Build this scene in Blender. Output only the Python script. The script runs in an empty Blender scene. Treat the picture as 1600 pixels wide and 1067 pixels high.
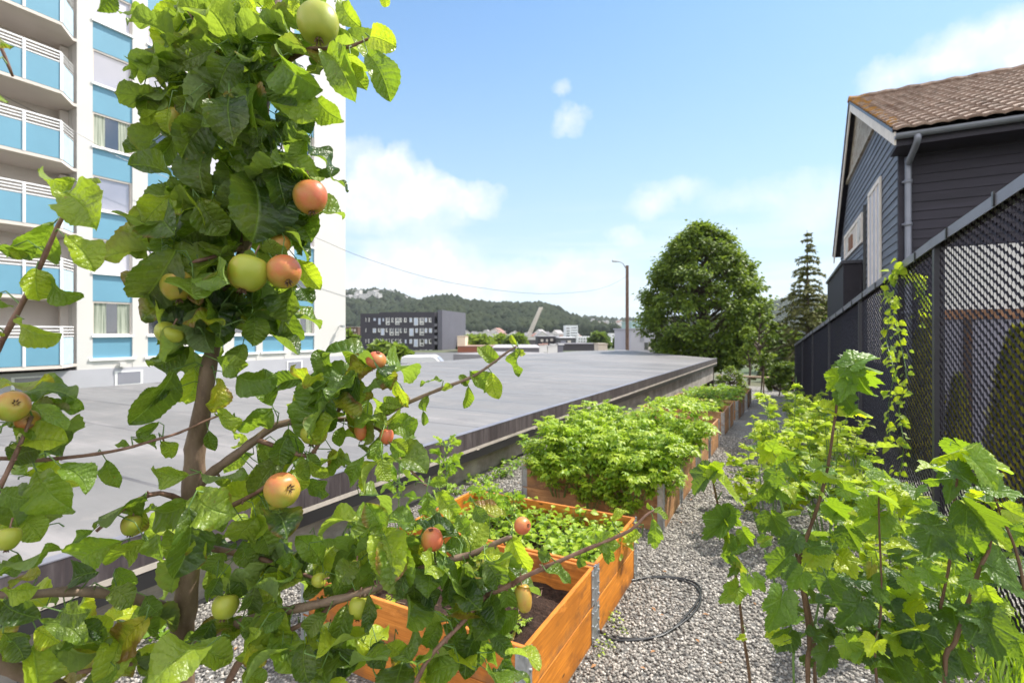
import bpy, math, random
import numpy as np
from mathutils import Vector, Matrix
random.seed(7); RNG = np.random.default_rng(7)
R = math.radians
SC = bpy.context.scene
COL = SC.collection
# ---------------------------------------------------------------- camera frame (image pixel -> place)
F, HY, VX, HC = 800.0, 518.0, 1235.0, 1.62
TH = math.atan((VX - 800) / F); SN, CS = math.sin(TH), math.cos(TH)
def ray(px, py):
    a = (px - 800) / F
    return np.array((-SN + a * CS, CS + a * SN, -(py - HY) / F))
CAM = np.array((0, 0, HC))
def W(px, py, d): return CAM + ray(px, py) * d
def on_z(px, py, z=0.0):
    r = ray(px, py); return CAM + r * ((z - HC) / r[2])
def on_x(px, py, x):
    r = ray(px, py); return CAM + r * (x / r[0])
def on_y(px, py, y):
    r = ray(px, py); return CAM + r * (y / r[1])
SUN = np.array((0.43, 0.60, 1.0)); SUN = SUN / np.linalg.norm(SUN)

# ---------------------------------------------------------------- mesh helper
class MB:
    def __init__(s): s.V = []; s.Fc = []; s.M = []; s.n = 0; s.A = []; s.UV = []; s.anyA = False
    def add(s, v, f, m=0, attr=None, uv=None):
        v = np.asarray(v, float).reshape(-1, 3)
        for q in f: s.Fc.append([i + s.n for i in q])
        s.M += [m] * len(f)
        s.V.append(v); k = len(v)
        a = np.zeros((k, 4)) if attr is None else np.broadcast_to(np.asarray(attr, float), (k, 4))
        if attr is not None: s.anyA = True
        s.A.append(a); s.UV.append(np.zeros((k, 2)) if uv is None else uv); s.n += k
    def box(s, x0, x1, y0, y1, z0, z1, m=0, T=None):
        v = np.array([(x, y, z) for x in (x0, x1) for y in (y0, y1) for z in (z0, z1)], float)
        if T is not None: v = v @ T[0].T + T[1]
        s.add(v, [(0, 1, 3, 2), (4, 6, 7, 5), (0, 4, 5, 1), (2, 3, 7, 6), (0, 2, 6, 4), (1, 5, 7, 3)], m)
    def tube(s, pts, rad, seg=8, m=0, attr=None, jit=0.0, cap=True):
        pts = [np.asarray(p, float) for p in pts]; n = len(pts)
        if np.isscalar(rad): rad = [rad] * n
        vs = []; up = np.array((0.13, 0.21, 0.97)); prev = None
        for i in range(n):
            t = pts[min(i + 1, n - 1)] - pts[max(i - 1, 0)]; L = np.linalg.norm(t); t = t / (L + 1e-9)
            if prev is None:
                u = np.cross(t, up)
                if np.linalg.norm(u) < .1: u = np.cross(t, (1, 0, 0))
            else: u = prev - t * np.dot(prev, t)
            u /= np.linalg.norm(u) + 1e-9; w = np.cross(t, u); prev = u
            for k in range(seg):
                a = 2 * math.pi * k / seg; r = rad[i] * (1 + jit * (random.random() - .5))
                vs.append(pts[i] + r * (math.cos(a) * u + math.sin(a) * w))
        f = []
        for i in range(n - 1):
            for k in range(seg):
                k2 = (k + 1) % seg
                f.append((i * seg + k, i * seg + k2, (i + 1) * seg + k2, (i + 1) * seg + k))
        if cap: f.append(tuple(range(seg))[::-1]); f.append(tuple((n - 1) * seg + k for k in range(seg)))
        s.add(vs, f, m, attr)
    def lathe(s, prof, seg=16, m=0, T=None):
        vs = []; f = []
        for (r, z) in prof:
            for k in range(seg):
                a = 2 * math.pi * k / seg; vs.append((r * math.cos(a), r * math.sin(a), z))
        v = np.array(vs)
        if T is not None: v = v @ T[0].T + T[1]
        for i in range(len(prof) - 1):
            for k in range(seg):
                k2 = (k + 1) % seg; f.append((i * seg + k, i * seg + k2, (i + 1) * seg + k2, (i + 1) * seg + k))
        s.add(v, f, m)
    def quad(s, a, b, c, d, m=0): s.add([a, b, c, d], [(0, 1, 2, 3)], m)
    def build(s, name, mats, parent=None, smooth=False, loc=None):
        me = bpy.data.meshes.new(name)
        V = np.concatenate(s.V)
        if loc is not None: V = V - np.asarray(loc)
        me.from_pydata(V.tolist(), [], s.Fc)
        if not isinstance(mats, (list, tuple)): mats = [mats]
        for m in mats: me.materials.append(m)
        if len(mats) > 1: me.polygons.foreach_set('material_index', s.M)
        if smooth: me.polygons.foreach_set('use_smooth', [True] * len(me.polygons))
        if s.anyA:
            at = me.color_attributes.new('leafdata', 'FLOAT_COLOR', 'POINT')
            at.data.foreach_set('color', np.concatenate(s.A).astype(np.float32).ravel())
            uvl = me.uv_layers.new(name='UVMap'); UV = np.concatenate(s.UV)
            idx = np.zeros(len(me.loops), dtype=np.int32); me.loops.foreach_get('vertex_index', idx)
            uvl.data.foreach_set('uv', UV[idx].astype(np.float32).ravel())
        me.update()
        o = bpy.data.objects.new(name, me); COL.objects.link(o)
        if loc is not None: o.location = Vector(loc)
        if parent is not None: o.parent = parent
        return o
def fast_mesh(name, V, Q, mats, parent=None, smooth=False, loc=None, attr=None, uv=None):
    """big mesh of equal-sized polygons, from numpy arrays"""
    me = bpy.data.meshes.new(name); nv, (nf, k) = len(V), Q.shape
    if loc is not None: V = V - np.asarray(loc)
    me.vertices.add(nv); me.vertices.foreach_set('co', V.astype(np.float32).ravel())
    me.loops.add(nf * k); me.loops.foreach_set('vertex_index', Q.astype(np.int32).ravel())
    me.polygons.add(nf); me.polygons.foreach_set('loop_start', (np.arange(nf) * k).astype(np.int32))
    me.update(calc_edges=True)
    if smooth: me.polygons.foreach_set('use_smooth', [True] * nf)
    if attr is not None:
        at = me.color_attributes.new('leafdata', 'FLOAT_COLOR', 'POINT'); at.data.foreach_set('color', attr.astype(np.float32).ravel())
    if uv is not None:
        ul = me.uv_layers.new(name='UVMap'); ul.data.foreach_set('uv', uv[Q.ravel()].astype(np.float32).ravel())
    me.validate()
    if not isinstance(mats, (list, tuple)): mats = [mats]
    for m in mats: me.materials.append(m)
    o = bpy.data.objects.new(name, me); COL.objects.link(o)
    if loc is not None: o.location = Vector(loc)
    if parent is not None: o.parent = parent
    return o
def tag(o, label, cat=None, group=None, kind=None):
    if label: o['label'] = label
    if cat: o['category'] = cat
    if group: o['group'] = group
    if kind: o['kind'] = kind
    return o
def empty(name, label, cat, loc=(0, 0, 0), group=None, rz=0):
    o = bpy.data.objects.new(name, None); COL.objects.link(o); o.location = Vector(loc); o.rotation_euler = (0, 0, rz)
    o.empty_display_size = .1
    return tag(o, label, cat, group)
def copy_tree(o, parent=None):
    c = o.copy(); COL.objects.link(c); c.parent = parent
    for ch in list(o.children):
        if ch.name in COL.objects: copy_tree(ch, c)
    return c

# ---------------------------------------------------------------- materials
class NT:
    def __init__(s, name, world=False):
        if world: s.t = SC.world.node_tree; s.m = None
        else:
            s.m = bpy.data.materials.new(name); s.m.use_nodes = True; s.t = s.m.node_tree
        s.t.nodes.clear()
        s.out = s.N('ShaderNodeOutputWorld' if world else 'ShaderNodeOutputMaterial')
    def N(s, typ, **k):
        n = s.t.nodes.new(typ)
        for a, b in k.items():
            if a == 'i':
                for kk, vv in b.items():
                    if isinstance(vv, bpy.types.NodeSocket): s.t.links.new(vv, n.inputs[kk])
                    else: n.inputs[kk].default_value = vv
            else: setattr(n, a, b)
        return n
    def L(s, a, b): s.t.links.new(a, b)
    def math(s, op, a, b=0.0, c=0.0, clamp=False):
        n = s.N('ShaderNodeMath', operation=op, use_clamp=clamp)
        for i, x in enumerate((a, b, c)):
            if isinstance(x, bpy.types.NodeSocket): s.L(x, n.inputs[i])
            else: n.inputs[i].default_value = x
        return n.outputs[0]
    def vmath(s, op, a, b=(0, 0, 0)):
        n = s.N('ShaderNodeVectorMath', operation=op)
        for i, x in enumerate((a, b)):
            if isinstance(x, bpy.types.NodeSocket): s.L(x, n.inputs[i])
            else: n.inputs[i].default_value = x
        return n
    def mix(s, fac, a, b, blend='MIX'):
        n = s.N('ShaderNodeMix', data_type='RGBA', blend_type=blend)
        for i, x in ((0, fac), (6, a), (7, b)):
            if isinstance(x, bpy.types.NodeSocket): s.L(x, n.inputs[i])
            else: n.inputs[i].default_value = (*x, 1) if isinstance(x, tuple) and len(x) == 3 else x
        return n.outputs[2]
    def ramp(s, fac, pts, interp='LINEAR'):
        n = s.N('ShaderNodeValToRGB'); s.L(fac, n.inputs[0]); e = n.color_ramp.elements; n.color_ramp.interpolation = interp
        while len(e) < len(pts): e.new(.5)
        for k, (p, c) in enumerate(pts):
            e[k].position = p; e[k].color = (c, c, c, 1) if isinstance(c, (int, float)) else (*c, 1)
        return n.outputs[0]
    def noise(s, vec, scale, det=4, rough=.55, out=0, dist=0.0):
        n = s.N('ShaderNodeTexNoise', i={'Scale': scale, 'Detail': det, 'Roughness': rough, 'Distortion': dist})
        if vec is not None: s.L(vec, n.inputs['Vector'])
        return n.outputs[out]
    def vor(s, vec, scale, out=0, feature='F1', rnd=1.0):
        n = s.N('ShaderNodeTexVoronoi', feature=feature, i={'Scale': scale, 'Randomness': rnd}); s.L(vec, n.inputs['Vector'])
        return n.outputs[out]
    def coord(s, o='Object'): return s.N('ShaderNodeTexCoord').outputs[o]
    def mapped(s, vec, scale=(1, 1, 1), loc=(0, 0, 0), rot=(0, 0, 0)):
        n = s.N('ShaderNodeMapping'); s.L(vec, n.inputs[0]); n.inputs['Scale'].default_value = scale
        n.inputs['Location'].default_value = loc; n.inputs['Rotation'].default_value = rot; return n.outputs[0]
    def bump(s, h, st=.3, dist=.01, nrm=None):
        n = s.N('ShaderNodeBump', i={'Strength': st, 'Distance': dist}); s.L(h, n.inputs['Height'])
        if nrm is not None: s.L(nrm, n.inputs['Normal'])
        return n.outputs[0]
    def bsdf(s, col, rough=.6, metal=0.0, nrm=None, spec=.5, **k):
        n = s.N('ShaderNodeBsdfPrincipled')
        for a, x in (('Base Color', col), ('Roughness', rough), ('Metallic', metal), ('Specular IOR Level', spec)):
            if isinstance(x, bpy.types.NodeSocket): s.L(x, n.inputs[a])
            else: n.inputs[a].default_value = (*x, 1) if isinstance(x, tuple) else x
        for a, x in k.items(): n.inputs[a.replace('_', ' ')].default_value = x
        if nrm is not None: s.L(nrm, n.inputs['Normal'])
        return n
    def done(s, sh, disp=None):
        s.L(sh, s.out.inputs[0]); return s.m
def world_pos(n): return n.N('ShaderNodeNewGeometry').outputs['Position']
def obj_random(n): return n.N('ShaderNodeObjectInfo').outputs['Random']

def m_plain(name, col, rough=.6, metal=0, var=.12, scale=6, bump=0.0, spec=.5, bscale=60):
    n = NT(name); p = n.coord('Object')
    f = n.noise(p, scale, 5, .6)
    c = n.mix(n.ramp(f, [(.3, 0.0), (.7, 1.0)]), tuple(x * (1 - var) for x in col), tuple(min(1, x * (1 + var)) for x in col))
    nr = n.bump(n.noise(p, bscale, 4), bump, .004) if bump else None
    return n.done(n.bsdf(c, rough, metal, nr, spec).outputs[0])

def m_leaf(name, dark, mid, young, trans=.38, rough=.36, veins=True, vk=8.0, spots=.5, radial=False, tcol=(.36, .56, .03)):
    """leaf blade: leafdata = (age tint, damage, random, vein)"""
    n = NT(name); at = n.N('ShaderNodeAttribute', attribute_name='leafdata'); sep = n.N('ShaderNodeSeparateColor'); n.L(at.outputs['Color'], sep.inputs[0])
    tint, dmg, rnd = sep.outputs[0], sep.outputs[1], sep.outputs[2]
    pos = n.coord('Object')
    ns = n.noise(pos, 55, 3, .6)
    t2 = n.math('ADD', tint, n.math('MULTIPLY', n.math('SUBTRACT', ns, .5), .35))
    base = n.ramp(t2, [(0.0, dark), (.5, mid), (1.0, young)])
    nrm = None
    if veins:
        uv = n.coord('UV'); su = n.N('ShaderNodeSeparateXYZ'); n.L(uv, su.inputs[0]); u, v = su.outputs[0], su.outputs[1]
        av = n.math('ABSOLUTE', v)
        w = n.math('MULTIPLY', n.math('SUBTRACT', u, n.math('MULTIPLY', av, .30)), vk)
        w = n.math('ADD', w, n.math('ADD', n.math('MULTIPLY', n.noise(pos, 34, 3), 1.1), n.math('MULTIPLY', rnd, 3.0)))
        side = n.math('PINGPONG', w, .5)                       # 0 on the side veins
        sv = n.math('SUBTRACT', 1.0, n.math('MULTIPLY', side, 7.0), clamp=True)
        mv = n.math('SUBTRACT', 1.0, n.math('MULTIPLY', av, 26.0), clamp=True)
        vein = n.math('MAXIMUM', n.math('MULTIPLY', sv, .34), mv)
        base = n.mix(n.math('MULTIPLY', vein, .62), base, tuple(min(1, x * 1.6 + .05) for x in mid))
        quilt = n.math('MULTIPLY', n.math('SQRT', n.math('MULTIPLY', side, 2.0)), 1.0)
        cells = n.vor(n.mapped(uv, (14, 7, 1)), 1.6, 0)
        h = n.math('ADD', n.math('SUBTRACT', n.math('MULTIPLY', quilt, .6), n.math('MULTIPLY', mv, .8)), n.math('ADD', n.math('MULTIPLY', cells, .5), n.math('MULTIPLY', n.noise(pos, 110, 3), 1.1)))
        nrm = n.bump(h, .8, .0022)
        # brown scorched rims and yellow patches where the leaf is damaged
        edge = n.math('ADD', av, n.math('MULTIPLY', n.math('SUBTRACT', n.noise(pos, 45, 3), .5), .9))
        tipf = n.math('MULTIPLY', n.math('POWER', u, 3.0), .5)
        em = n.ramp(n.math('ADD', n.math('ADD', edge, tipf), n.math('SUBTRACT', n.math('MULTIPLY', dmg, .8), 1.12)), [(0.0, 0.0), (.18, 1.0)])
        yl = n.ramp(n.math('ADD', n.noise(pos, 22, 2), n.math('SUBTRACT', n.math('MULTIPLY', dmg, .55), .93)), [(0.0, 0.0), (.2, 1.0)])
        base = n.mix(n.math('MULTIPLY', yl, .85), base, (.42, .36, .03))
        base = n.mix(em, base, (.20, .09, .03))
        spt = n.math('MULTIPLY', n.ramp(n.vor(pos, 75, 0), [(.07, 1.0), (.12, 0.0)]), n.ramp(n.noise(pos, 13, 2), [(.50, 0.0), (.60, .85)])); base = n.mix(spt, base, (.22, .12, .04))
        base = n.mix(n.ramp(n.noise(pos, 9, 3), [(.48, 0.0), (.70, .40)]), base, (.26, .29, .05))
    else:
        nrm = n.bump(n.noise(pos, 90, 3), .5, .003)
    if radial:
        vv = n.math('POWER', at.outputs['Alpha'], 2.0); base = n.mix(n.math('MULTIPLY', vv, .35), base, tuple(min(1, x * 1.7 + .05) for x in mid))
        nrm = n.bump(n.math('ADD', n.math('SUBTRACT', n.noise(pos, 130, 3), n.math('MULTIPLY', vv, .6)), n.vor(pos, 170, 0)), .7, .0022)
        br_ = n.ramp(n.math('ADD', n.noise(pos, 24, 3), n.math('SUBTRACT', n.math('MULTIPLY', dmg, .5), .95)), [(0.0, 0.0), (.15, .8)]); base = n.mix(br_, base, (.34, .26, .05))
    back = n.N('ShaderNodeNewGeometry').outputs['Backfacing']
    base = n.mix(n.math('MULTIPLY', back, .55), base, tuple(min(1, x * .8 + .09) for x in mid))
    ro = n.math('ADD', n.math('MULTIPLY', back, .3), n.math('ADD', rough, n.math('MULTIPLY', n.noise(pos, 40, 2), .15)))
    pb = n.bsdf(base, ro, 0, nrm, .5)
    tc = n.mix(.6, n.mix(1.0, base, (3.2, 2.9, 1.3), 'MULTIPLY'), tcol)
    tc = n.mix(n.math('MULTIPLY', n.math('SUBTRACT', 1.0, tint), .55), tc, tuple(x * .4 for x in tcol))
    tr = n.N('ShaderNodeBsdfTranslucent'); n.L(tc, tr.inputs[0]); n.L(nrm, tr.inputs['Normal'])
    mx = n.N('ShaderNodeMixShader'); mx.inputs[0].default_value = trans; n.L(pb.outputs[0], mx.inputs[1]); n.L(tr.outputs[0], mx.inputs[2])
    return n.done(mx.outputs[0])

def m_bark(name, a, b, scale=30):
    n = NT(name); p = n.coord('Object')
    f = n.noise(n.mapped(p, (1, 1, .35)), scale, 6, .65)
    c = n.mix(n.ramp(f, [(.3, 0.0), (.7, 1.0)]), a, b)
    sp = n.ramp(n.vor(p, 160, 0), [(0.0, 1.0), (.2, 0.0)])
    c = n.mix(n.math('MULTIPLY', sp, .35), c, (.34, .27, .19))
    return n.done(n.bsdf(c, .6, 0, n.bump(n.math('ADD', f, n.math('MULTIPLY', n.noise(p, 120, 3), .5)), .6, .0025), .4).outputs[0])

def m_wood(name, a, b, weather=.0, seed=0.0):
    """stained softwood board, the grain along the board's longest local axis (x)"""
    n = NT(name); p = n.coord('Object'); r = obj_random(n)
    off = n.N('ShaderNodeCombineXYZ'); n.L(n.math('MULTIPLY', r, 31.0), off.inputs[0]); n.L(n.math('MULTIPLY', r, 17.0), off.inputs[2]); off.inputs[1].default_value = seed
    q = n.vmath('ADD', p, off.outputs[0]).outputs[0]
    g = n.noise(n.mapped(q, (1.2, 14, 26)), 3.0, 5, .6, dist=.6)
    fine = n.noise(n.mapped(q, (3, 60, 90)), 3.0, 3, .6)
    c = n.mix(n.ramp(g, [(.32, 0.0), (.68, 1.0)]), a, b)
    c = n.mix(n.ramp(fine, [(.45, 0.0), (.75, .5)]), c, tuple(x * .55 for x in a))
    c = n.mix(n.ramp(n.noise(n.mapped(q, (1, 1, 2)), 1.9, 3), [(.42, 0.0), (.62, .65)]), c, tuple(x * .62 for x in a))
    kn = n.ramp(n.vor(n.mapped(q, (1.0, 2.2, 3.0)), 3.2, 0), [(.03, 1.0), (.075, 0.0)])
    c = n.mix(kn, c, (.07, .025, .01))
    st = n.ramp(n.noise(n.mapped(q, (1, 1, 1.4)), 4.2, 4, .65), [(.54, 0.0), (.68, .8)])
    c = n.mix(st, c, (.13, .05, .018))
    gr = n.ramp(n.noise(q, 2.3, 3), [(.5 - weather * .3, 0.0), (.75, min(1.0, weather * 1.6))])
    c = n.mix(gr, c, (.22, .15, .09))
    sz = n.N('ShaderNodeSeparateXYZ'); n.L(p, sz.inputs[0])
    dirt = n.ramp(n.math('ADD', n.math('MULTIPLY', sz.outputs[2], -6.0), n.math('MULTIPLY', n.noise(q, 12, 5, .7), 1.7)), [(.55, 0.0), (1.0, .6)]); c = n.mix(dirt, c, (.13, .08, .05))
    c = n.mix(n.ramp(n.noise(n.mapped(q, (.7, 3, 2)), 9, 5, .75), [(.58, 0.0), (.75, .5)]), c, tuple(min(1, x * 1.35 + .03) for x in b))
    return n.done(n.bsdf(c, .62, 0, n.bump(n.math('ADD', g, fine), .25, .002), .35).outputs[0])

M = {}
M['apple_leaf'] = m_leaf('apple_leaf_blade', (.022, .052, .014), (.125, .21, .024), (.38, .46, .03), .45, .27)
M['currant_leaf'] = m_leaf('currant_leaf_blade', (.022, .060, .018), (.115, .215, .024), (.40, .47, .02), .46, .34, veins=False, radial=True, tcol=(.42, .62, .02))
M['crop_leaf'] = m_leaf('crop_leaf_blade', (.05, .12, .015), (.17, .30, .02), (.33, .42, .025), .38, .38, veins=False, tcol=(.36, .58, .02))
M['tree_leaf'] = m_leaf('tree_leaf_blade', (.026, .055, .010), (.075, .13, .014), (.18, .25, .018), .32, .5, veins=False, tcol=(.24, .38, .02))
M['conifer'] = m_leaf('spruce_needle', (.05, .06, .018), (.11, .125, .032), (.18, .18, .045), .15, .6, veins=False, tcol=(.12, .16, .03))
M['thuja'] = m_leaf('golden_scale_leaf', (.05, .07, .01), (.16, .17, .015), (.34, .30, .02), .25, .5, veins=False, tcol=(.45, .42, .03))
M['bark'] = m_bark('young_apple_bark', (.10, .062, .044), (.25, .175, .125))
M['twig'] = m_bark('twig_bark', (.10, .045, .032), (.26, .155, .11), 60)
M['cane'] = m_bark('currant_cane_bark', (.07, .035, .02), (.17, .10, .055), 60)
M['green_stem'] = m_plain('green_stem', (.10, .18, .04), .5, var=.3, scale=40)
M['trunk'] = m_bark('tree_bark', (.05, .035, .025), (.13, .10, .07), 8)
M['wood_near'] = m_wood('orange_stained_board', (.44, .135, .018), (.66, .25, .045))
M['wood_side'] = m_wood('orange_stained_side_board', (.47, .15, .012), (.72, .26, .022))
M['wood_far'] = m_wood('weathered_orange_board', (.38, .17, .065), (.58, .32, .14), .4)
M['wood_grey'] = m_wood('greyed_board', (.22, .16, .11), (.36, .27, .19), .5)
M['galv'] = m_plain('galvanised_steel', (.42, .44, .46), .38, .75, .25, 25, .15)
M['black_plastic'] = m_plain('black_plastic', (.02, .02, .022), .35, 0, .2)
n = NT('white_render'); p = n.coord('Object'); f = n.noise(p, .5, 5); g = n.noise(n.mapped(p, (1.3, 1.3, .05)), 2.4, 6, .7)
c = n.mix(f, (.56, .545, .53), (.62, .605, .59)); c = n.mix(n.ramp(g, [(.55, 0.0), (.75, .35)]), c, (.56, .54, .52))
M['white_paint'] = n.done(n.bsdf(c, .8, 0, n.bump(n.noise(p, 30, 4), .12, .004)).outputs[0])
M['grey_render'] = m_plain('grey_plinth_render', (.42, .42, .47), .8, 0, .05, 1)
M['white_metal'] = m_plain('white_painted_metal', (.80, .80, .82), .4, 0, .03, 2)
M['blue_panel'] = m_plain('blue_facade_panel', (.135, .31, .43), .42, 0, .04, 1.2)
M['soffit'] = m_plain('balcony_plaster', (.62, .56, .52), .85, 0, .05, 1)

def m_glass(name, col, rough=.06):
    n = NT(name); p = n.coord('Object')
    return n.done(n.bsdf(n.mix(n.noise(p, .6, 3), tuple(x * .7 for x in col), col), rough, 0, n.bump(n.noise(p, .8, 2), .06, .05), .9, IOR=1.9).outputs[0])
M['glass'] = m_glass('reflecting_window_glass', (.30, .30, .38))
M['glass_dark'] = m_glass('dark_window_glass', (.03, .032, .05))
n = NT('drawn_curtain'); p = n.coord('Object')
f = n.noise(n.mapped(p, (1, 9, .25)), 2.2, 3); M['curtain'] = n.done(n.bsdf(n.mix(n.ramp(f, [(.35, 0.0), (.65, 1.0)]), (.16, .19, .15), (.45, .48, .40)), .9).outputs[0])
M['pale_blind'] = m_plain('pale_blind', (.52, .51, .58), .6, 0, .05, 1)

# gravel ground
def m_gravel(name, tint=(1, 1, 1)):
    n = NT(name); p = world_pos(n)
    c1 = n.vor(p, 62, 1); v = n.N('ShaderNodeSeparateColor'); n.L(c1, v.inputs[0])
    g = n.ramp(v.outputs[0], [(0.0, (.10, .10, .10)), (.35, (.26, .25, .235)), (.7, (.42, .40, .37)), (1.0, (.62, .59, .55))])
    dst = n.vor(p, 62, 0); big = n.noise(p, 1.4, 4, .6)
    g = n.mix(n.ramp(dst, [(.25, 0.0), (.6, .75)]), g, (.05, .05, .05))
    g = n.mix(n.ramp(big, [(.45, 0.0), (.7, .35)]), g, (.16, .14, .11))
    g = n.mix(1.0, g, tint, 'MULTIPLY')
    h = n.math('SUBTRACT', 1.0, dst)
    return n.done(n.bsdf(g, .8, 0, n.bump(h, .9, .012), .3).outputs[0])
M['gravel'] = m_gravel('grey_gravel')
n = NT('gravel_stone'); r = n.N('ShaderNodeAttribute', attribute_name='leafdata').outputs['Color']
g = n.ramp(r, [(0.0, (.09, .09, .09)), (.3, (.19, .178, .165)), (.65, (.34, .318, .29)), (.9, (.52, .49, .45)), (1.0, (.68, .66, .62))])
g = n.mix(1.0, g, (.86, .85, .84), 'MULTIPLY')
M['stone'] = n.done(n.bsdf(g, .75, 0, n.bump(n.noise(world_pos(n), 400, 3), .4, .002), .35).outputs[0])
n = NT('soil'); p = world_pos(n); f = n.noise(p, 45, 6, .7)
g = n.ramp(f, [(.3, (.018, .012, .009)), (.6, (.065, .038, .028)), (.8, (.15, .09, .06))])
M['soil'] = n.done(n.bsdf(g, .95, 0, n.bump(n.math('ADD', f, n.noise(p, 14, 3)), 1.0, .03), .2).outputs[0])

# flat felt roof
n = NT('grey_roofing_felt'); p = world_pos(n)
br = n.N('ShaderNodeTexBrick', offset=.37, i={'Scale': 1.0, 'Mortar Size': .022, 'Mortar Smooth': .3, 'Brick Width': 5.2, 'Row Height': .98, 'Color1': (.125, .122, .124, 1), 'Color2': (.175, .170, .172, 1), 'Mortar': (.075, .072, .08, 1), 'Bias': .1})
n.L(p, br.inputs['Vector'])
ns = n.noise(p, .55, 6, .65); ns2 = n.noise(n.mapped(p, (.25, 2.2, 1)), 1.1, 5, .65); gran = n.noise(p, 190, 2)
c = n.mix(n.ramp(ns, [(.38, 0.0), (.62, .6)]), br.outputs['Color'], (.205, .198, .20))
st = n.ramp(n.noise(n.mapped(p, (.5, .9, 1)), .8, 6, .7), [(.58, 0.0), (.61, .6), (.66, .2)]); c = n.mix(st, c, (.12, .115, .12))
c = n.mix(n.ramp(n.noise(p, 3.5, 6, .75), [(.55, 0.0), (.75, .45)]), c, (.30, .27, .25))
c = n.mix(n.ramp(ns2, [(.56, 0.0), (.66, .55)]), c, (.30, .28, .285))
c = n.mix(n.math('MULTIPLY', gran, .25), c, (.10, .10, .11))
wv = n.N('ShaderNodeTexWave', wave_type='BANDS', bands_direction='Y', i={'Scale': .35, 'Distortion': 6.0, 'Detail': 3.0, 'Detail Scale': .6}); n.L(p, wv.inputs['Vector'])
M['felt'] = n.done(n.bsdf(c, n.ramp(ns2, [(.3, .42), (.7, .72)]), 0, n.bump(n.math('ADD', n.math('ADD', n.math('MULTIPLY', wv.outputs['Fac'], .5), n.math('MULTIPLY', gran, .05)), n.math('MULTIPLY', br.outputs['Fac'], .3)), .35, .03), .5).outputs[0])
n = NT('dark_ribbed_fascia'); p = world_pos(n); sp = n.N('ShaderNodeSeparateXYZ'); n.L(p, sp.inputs[0])
rib = n.math('PINGPONG', n.math('MULTIPLY', sp.outputs[1], 9.0), .5)
stn = n.noise(n.mapped(p, (1, 6, .8)), 1.6, 5, .7)
c = n.mix(n.ramp(stn, [(.4, 0.0), (.7, 1.0)]), (.045, .036, .040), (.115, .098, .102))
M['fascia'] = n.done(n.bsdf(c, .5, 0, n.bump(n.math('MINIMUM', rib, .12), .5, .05), .5).outputs[0])
n = NT('old_concrete'); p = world_pos(n); f = n.noise(p, 3, 7, .7); f2 = n.noise(n.mapped(p, (1, 1, 4)), 1.2, 5, .7)
c = n.mix(n.ramp(f, [(.3, 0.0), (.7, 1.0)]), (.20, .18, .16), (.42, .39, .35)); c = n.mix(n.ramp(f2, [(.5, 0.0), (.7, .7)]), c, (.13, .115, .10))
M['concrete'] = n.done(n.bsdf(c, .85, 0, n.bump(n.noise(p, 40, 6), .4, .01), .3).outputs[0])
M['pale_board'] = m_plain('pale_ledge', (.40, .36, .32), .8, 0, .25, 5)
M['dark_metal'] = m_plain('dark_painted_metal', (.045, .043, .055), .4, .2, .15)
M['rail_metal'] = m_plain('grey_metal_rail', (.20, .20, .24), .45, .3, .12)
n = NT('coated_black_mesh'); p = n.coord('Object')
M['mesh'] = n.done(n.bsdf(n.mix(n.noise(p, 9, 3), (.016, .012, .018), (.030, .024, .034)), .6, .0, None, .18).outputs[0])

# ---------------------------------------------------------------- world: sky and sun
SC.world = bpy.data.worlds.new('World'); SC.world.use_nodes = True
n = NT('w', world=True)
elev = math.asin(SUN[2]); az = math.atan2(SUN[0], SUN[1])
sky = n.N('ShaderNodeTexSky', sky_type='NISHITA'); sky.sun_disc = False; sky.sun_elevation = elev; sky.sun_rotation = az
sky.air_density = 1.0; sky.dust_density = .6; sky.ozone_density = 1.6; sky.altitude = 0
d = n.coord('Generated'); dn = n.vmath('NORMALIZE', d).outputs[0]
sx = n.N('ShaderNodeSeparateXYZ'); n.L(dn, sx.inputs[0]); z = sx.outputs[2]
warp = n.vmath('SCALE', n.vmath('SUBTRACT', n.noise(dn, 9, 6, .62, 1), (.5, .5, .5)).outputs[0]); warp.inputs['Scale'].default_value = .10
dw = n.vmath('ADD', dn, warp.outputs[0]).outputs[0]
tot = None
def cdir(px, py):
    v = ray(px, py); return tuple(v / np.linalg.norm(v))
#            centre px,py, radius (rad), vertical squash, strength
CL = [(620, 450, .20, 3.2, .7), (760, 440, .16, 3.5, .6), (900, 430, .14, 3, .5), (640, 395, .10, 1.9, .6), (560, 320, .09, 1.5, .6), (650, 330, .13, 2.4, .55), (600, 285, .085, 1.5, .95), (665, 300, .085, 1.7, .95), (735, 312, .07, 1.8, .9), (560, 250, .06, 1.4, .6), (628, 255, .04, 1.2, .75), (895, 186, .040, 1.3, .6), (885, 143, .022, 1.4, .35), (700, 400, .09, 2.2, .6), (590, 430, .12, 2.4, .6), (880, 405, .05, 1.4, .5),
      (1010, 325, .055, 1.8, .6), (1050, 297, .08, 3, .4), (1390, 128, .050, 1.7, .6), (1480, 100, .065, 1.7, .55), (1545, 75, .065, 1.5, .65), (1610, 70, .07, 1.5, .6), (1285, 320, .12, 2, .35), (970, 375, .035, 1.5, .5), (1180, 300, .10, 3, .3),
      (200, 350, .2, 1.6, .6), (-200, 250, .25, 1.5, .8), (1900, 200, .3, 1.6, .7), (2300, -300, .3, 1.5, .5), (-600, -300, .3, 1.6, .6)]
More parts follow.
